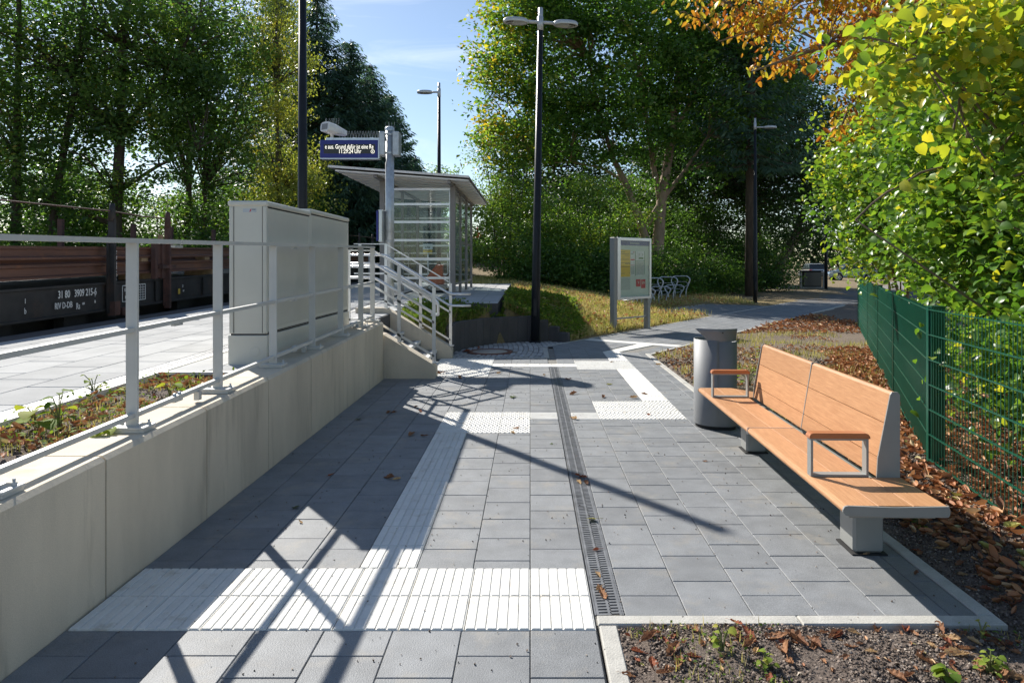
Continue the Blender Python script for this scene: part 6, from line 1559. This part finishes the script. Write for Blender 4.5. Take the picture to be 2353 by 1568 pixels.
for nm, kind, c in (('brown', 'curl', (.34, .165, .085)), ('tan', 'curl', (.52, .33, .17)), ('red', 'curl', (.35, .115, .06)), ('green', 'maple', (.10, .14, .03)), ('olive', 'maple', (.26, .24, .05))):
    mt, nt, N, L = newmat('fallen_leaf_'+nm)
    out = N('OutputMaterial'); bs = N('BsdfPrincipled', i_Roughness=.75); bs.inputs['Specular IOR Level'].default_value = .2; tc = N('TexCoord'); nz = N('TexNoise', i_Scale=4.0, i_Detail=4.0); oi = N('ObjectInfo')
    L(tc.outputs['Object'], nz.inputs[0]); rp = N('ValToRGB'); rp.color_ramp.elements[0].color = (c[0]*.45, c[1]*.42, c[2]*.5, 1); rp.color_ramp.elements[1].color = (min(1, c[0]*1.35), c[1]*1.45, c[2]*1.4, 1)
    ad = N('Math', operation='MULTIPLY_ADD'); ad.inputs[1].default_value = .5; L(oi.outputs['Random'], ad.inputs[0]); L(nz.outputs[0], ad.inputs[2]); 
    sb = N('Math', operation='SUBTRACT'); sb.inputs[1].default_value = .25; L(ad.outputs[0], sb.inputs[0]); L(sb.outputs[0], rp.inputs[0]); L(rp.outputs[0], bs.inputs['Base Color'])
    tr = N('BsdfTranslucent'); L(rp.outputs[0], tr.inputs[0]); mx = N('MixShader'); mx.inputs[0].default_value = .22; L(bs.outputs[0], mx.inputs[1]); L(tr.outputs[0], mx.inputs[2]); L(mx.outputs[0], out.inputs[0])
    LV[nm] = []
    for q in range(4):
        mb = leaf_variant(kind, q*7+len(nm)); me = bpy.data.meshes.new('fallen_leaf'); me.from_pydata(mb.v, [], mb.f); me.polygons.foreach_set('use_smooth', mb.sm); me.materials.append(mt); me.update(); LV[nm].append(me)
def fallen(px, py, kind, size, label, group, z=None, name='fallen_leaf'):
    x, y = G(px, py)
    if z is None: z = 0.004
    elif z == 'h': z = float(height(x, y)) + .004
    o = bpy.data.objects.new(name, random.choice(LV[kind])); col.objects.link(o)
    o.location = (x, y, z); o.rotation_euler = (random.uniform(-.25, .25), random.uniform(-.25, .25), random.uniform(0, 6.28)); o.scale = (size*.85, size*.85, size*.7)
    return tag(o, label, 'leaf', group)
GP = 'fallen leaves on the paving'
for px, py, k, s in [(965, 946, 'red', .10), (945, 999, 'brown', .13), (975, 1002, 'brown', .09), (895, 1098, 'brown', .13), (912, 1102, 'tan', .09), (760, 1092, 'red', .07), (893, 948, 'brown', .11), (905, 948, 'brown', .09), (1186, 984, 'brown', .09), (1177, 994, 'tan', .08),
        (1318, 962, 'tan', .14), (1347, 1110, 'brown', .10), (1333, 1096, 'red', .11), (1330, 1108, 'tan', .08), (1383, 1366, 'brown', .11), (1378, 1352, 'tan', .07), (1373, 1321, 'tan', .065), (1371, 1264, 'red', .06), (690, 1200, 'tan', .05), (1055, 868, 'brown', .16), (1145, 858, 'tan', .10), (1010, 858, 'brown', .2),
        (1455, 914, 'tan', .13), (1480, 906, 'brown', .10), (1386, 913, 'brown', .12), (1512, 838, 'tan', .12), (1556, 842, 'brown', .15), (1250, 862, 'tan', .10), (1490, 953, 'red', .09), (1405, 832, 'tan', .10), (1317, 905, 'brown', .15), (1305, 872, 'red', .13), (955, 935, 'red', .09), (1070, 808, 'red', .2), (1100, 800, 'red', .16), (715, 1345, 'tan', .03), (990, 868, 'tan', .12), (1620, 1060, 'brown', .05), (2105, 1318, 'brown', .07), (1990, 1275, 'tan', .06), (1595, 1440, 'tan', .05)]:
    fallen(px, py, k, s, 'small dry curled brown leaf lying on the paving', GP)
fallen(1178, 912, 'green', .20, 'green maple leaf on the grey slabs left of the drain, near the stairs', None, .006, 'maple_leaf')
fallen(1397, 883, 'olive', .16, 'olive maple leaf on the slabs right of the drain, near the blister field', None, .006, 'maple_leaf')
fallen(678, 1166, 'green', .11, 'dark green maple leaf in the shade near the beige wall', None, .006, 'maple_leaf')
fallen(1268, 1020, 'green', .06, 'small fresh green leaf on the slabs left of the drain', None, .006, 'maple_leaf')
fallen(1362, 1195, 'olive', .13, 'large yellow green maple leaf lying across the slotted drain', None, .012, 'maple_leaf')
fallen(825, 963, 'green', .16, 'dark green leaf in the wall shadow between wall and tactile strip', None, .006, 'maple_leaf')
GB = 'fallen leaves on the foreground soil bed'
fore = [(1490, 1478, 'brown', .12), (1545, 1478, 'red', .06), (1500, 1530, 'red', .11), (1545, 1510, 'brown', .12), (1560, 1540, 'brown', .09), (1530, 1560, 'brown', .09), (1660, 1525, 'tan', .06), (1690, 1440, 'red', .07), (1720, 1465, 'red', .10), (1780, 1470, 'brown', .13), (1830, 1475, 'brown', .15), (1800, 1495, 'brown', .16), (1870, 1480, 'brown', .12), (1720, 1490, 'brown', .10), (1735, 1505, 'tan', .06), (1690, 1465, 'brown', .06),
        (1920, 1458, 'brown', .09), (1960, 1450, 'tan', .07), (2015, 1440, 'brown', .09), (2080, 1440, 'red', .09), (2100, 1450, 'brown', .07), (2160, 1440, 'brown', .10), (2180, 1462, 'tan', .10), (2115, 1505, 'brown', .09), (2130, 1525, 'brown', .10), (2200, 1500, 'tan', .12), (2250, 1530, 'brown', .12), (2300, 1550, 'brown', .14), (2330, 1555, 'tan', .12), (1890, 1520, 'brown', .06), (1940, 1512, 'brown', .06), (2060, 1560, 'brown', .10), (2000, 1500, 'tan', .06)]
for i in range(70):
    fore.append((random.uniform(1440, 2350), random.choice([random.uniform(1450, 1568), random.uniform(1448, 1490)]), random.choice(['brown', 'brown', 'tan', 'red']), random.uniform(.025, .085)))
for px, py, k, s in fore: fallen(px, py, k, s, 'dry curled brown leaf lying on the dark soil in the foreground', GB, 'h')
GS = 'fallen leaves behind the bench'
for px, py, k, s in [(2268, 1322, 'tan', .10), (2290, 1345, 'olive', .06), (2230, 1345, 'brown', .07), (2260, 1395, 'tan', .05), (2105, 1205, 'brown', .10), (2150, 1225, 'tan', .10), (2190, 1240, 'brown', .11), (2205, 1295, 'brown', .08), (2215, 1265, 'brown', .09), (2125, 1172, 'tan', .08), (2060, 1270, 'tan', .07), (2080, 1195, 'tan', .06), (2165, 1330, 'brown', .07)] + \
        [(random.uniform(2090, 2350), random.uniform(1180, 1400), random.choice(['brown', 'tan', 'red']), random.uniform(.03, .09)) for _ in range(60)]:
    x, y = G(px, py)
    if x > 2.2: fallen(px, py, k, s, 'dry curled brown leaf on the shaded soil behind the bench', GS, 'h')
def weed(label, px, py, z0, h, nl, ls, name='weed', group=None, tint=.5, shape=OVATE, spread=.5):
    x, y = G(px, py, z0) if isinstance(z0, float) else G(px, py)
    z = z0 if isinstance(z0, float) else float(height(x, y))
    t = thing(name, label, 'weed', (x, y, z), 0, group)
    m = MB(); tips = []
    for i in range(nl):
        a = random.uniform(0, 6.28); q = random.uniform(.2, 1)*h; rr = spread*h*random.uniform(.3, 1)
        tip = (x+math.cos(a)*rr, y+math.sin(a)*rr, z+q); tips.append((tip, a)); m.tube([(x, y, z-.02), (x+math.cos(a)*rr*.4, y+math.sin(a)*rr*.4, z+q*.7), tip], .0035, 4, False)
    m.build('stems', M['stem'], t)
    C = np.array([q[0] for q in tips]) - np.array([x, y, z]); D = np.array([[math.cos(q[1]), math.sin(q[1]), -.1] for q in tips]); Nn = np.tile([0, 0, 1.0], (nl, 1)) + .35*unit(nl)
    link('leaves', leaves_mesh('leaves', LM['weed'], C, D, Nn, ls*np.random.default_rng(nl).uniform(.6, 1.2, nl), np.clip(tint+.2*rng.normal(size=nl), 0, 1), shape, 1.2), t)
weed('weed with round bright green leaves in the raised bed beside the white kerb', 85, 985, .655, .17, 5, .12, tint=.75)
weed('weed with light green leaves in the raised bed between two railing posts', 390, 905, .68, .10, 7, .07, tint=.7)
weed('dark spiky weed in the raised bed in front of the round leaved weed', 135, 985, .655, .22, 9, .06, tint=.2, spread=.25)
weed('low yellowish weed cluster in the raised bed near the first railing post', 290, 912, .67, .09, 12, .05, tint=.8)
weed('broad low weed in the raised bed close to the wall, by the railing post', 250, 1010, .66, .07, 9, .07, tint=.55)
weed('feathery weed at the far corner of the raised bed', 215, 905, .675, .15, 12, .035, tint=.6)
weed('tall yellow green weed in the foreground soil near the pale kerb', 1660, 1510, None, .11, 10, .03, tint=.7, spread=.25)
weed('low green weed among leaves at the bottom picture edge, left of the large leaf', 1760, 1540, None, .06, 16, .025, tint=.55)
weed('pale weed with broad leaves at the bottom right picture corner', 2275, 1540, None, .09, 20, .034, tint=.45)
weed('large leaved weed cut by the bottom picture edge', 2180, 1572, None, .06, 14, .042, tint=.3)
weed('thin dry weed stalk beside the kerb corner at the bottom right', 2255, 1462, None, .10, 5, .02, tint=.9, spread=.3)
weed('small weed under the bench end', 2110, 1205, None, .09, 8, .03, tint=.4)
for px, py, lab in ((1720, 880, 'clump of yellow green weeds between litter bin and bench back'), (1770, 830, 'clump of weeds with brown seed heads on the leaf covered bed'), (1790, 960, 'weeds seen through the gap between bench seat and backrest')):
    weed(lab, px, py, None, .26, 24, .06, tint=.55, spread=.8)
# ------------------------------------------------------------------ camera, sun, sky
cam = bpy.data.cameras.new('camera'); co = bpy.data.objects.new('camera', cam); col.objects.link(co)
co.location = (0, 0, HCAM); co.rotation_euler = (R(90), 0, 0)
cam.sensor_width = 36; cam.lens = 24; cam.shift_x = -(VX-1176)/2352; cam.shift_y = -(784-VY)/2352
cam.clip_start = .05; cam.clip_end = 3000
scene.camera = co
sd = Vector((SUNXY[0]*math.cos(SUN_EL), SUNXY[1]*math.cos(SUN_EL), math.sin(SUN_EL)))
sl = bpy.data.lights.new('sun', 'SUN'); sl.energy = 5.0; sl.angle = R(.53); sl.color = (1, .955, .88)
so = bpy.data.objects.new('sun', sl); col.objects.link(so); so.rotation_euler = (-sd).to_track_quat('-Z', 'Y').to_euler()
w = bpy.data.worlds.new('World'); scene.world = w; w.use_nodes = True; nt = w.node_tree; nt.nodes.clear()
N = lambda t, **k: _node(nt, t, k)
out = N('OutputWorld'); bg = N('Background'); bg.inputs[1].default_value = .086
sky = N('TexSky', sky_type='NISHITA', sun_disc=False); sky.sun_elevation = SUN_EL; sky.sun_rotation = math.atan2(SUNXY[0], SUNXY[1]); sky.air_density = 1.0; sky.dust_density = .3; sky.ozone_density = 1.9
tc = N('TexCoord'); mp = N('Mapping'); mp.inputs['Scale'].default_value = (1.4, 1.4, 9.0); nt.links.new(tc.outputs['Generated'], mp.inputs[0])
nz = N('TexNoise', i_Scale=2.2, i_Detail=7.0, i_Roughness=.62, i_Distortion=.6); nt.links.new(mp.outputs[0], nz.inputs[0])
mr = N('MapRange'); mr.inputs[1].default_value = .54; mr.inputs[2].default_value = .82; mr.inputs[4].default_value = .5; nt.links.new(nz.outputs[0], mr.inputs[0])
mx = N('MixRGB'); mx.inputs[2].default_value = (8.4, 9.2, 10.2, 1); nt.links.new(mr.outputs[0], mx.inputs[0]); nt.links.new(sky.outputs[0], mx.inputs[1])
nt.links.new(mx.outputs[0], bg.inputs[0]); nt.links.new(bg.outputs[0], out.inputs[0])
scene.view_settings.view_transform = 'Standard'; scene.view_settings.look = 'None'; scene.view_settings.exposure = .68; scene.view_settings.gamma = 1; scene.view_settings.use_curve_mapping = False
scene.cycles.max_bounces = 12; scene.cycles.transparent_max_bounces = 12; scene.cycles.diffuse_bounces = 6
scene.cycles.use_denoising = True
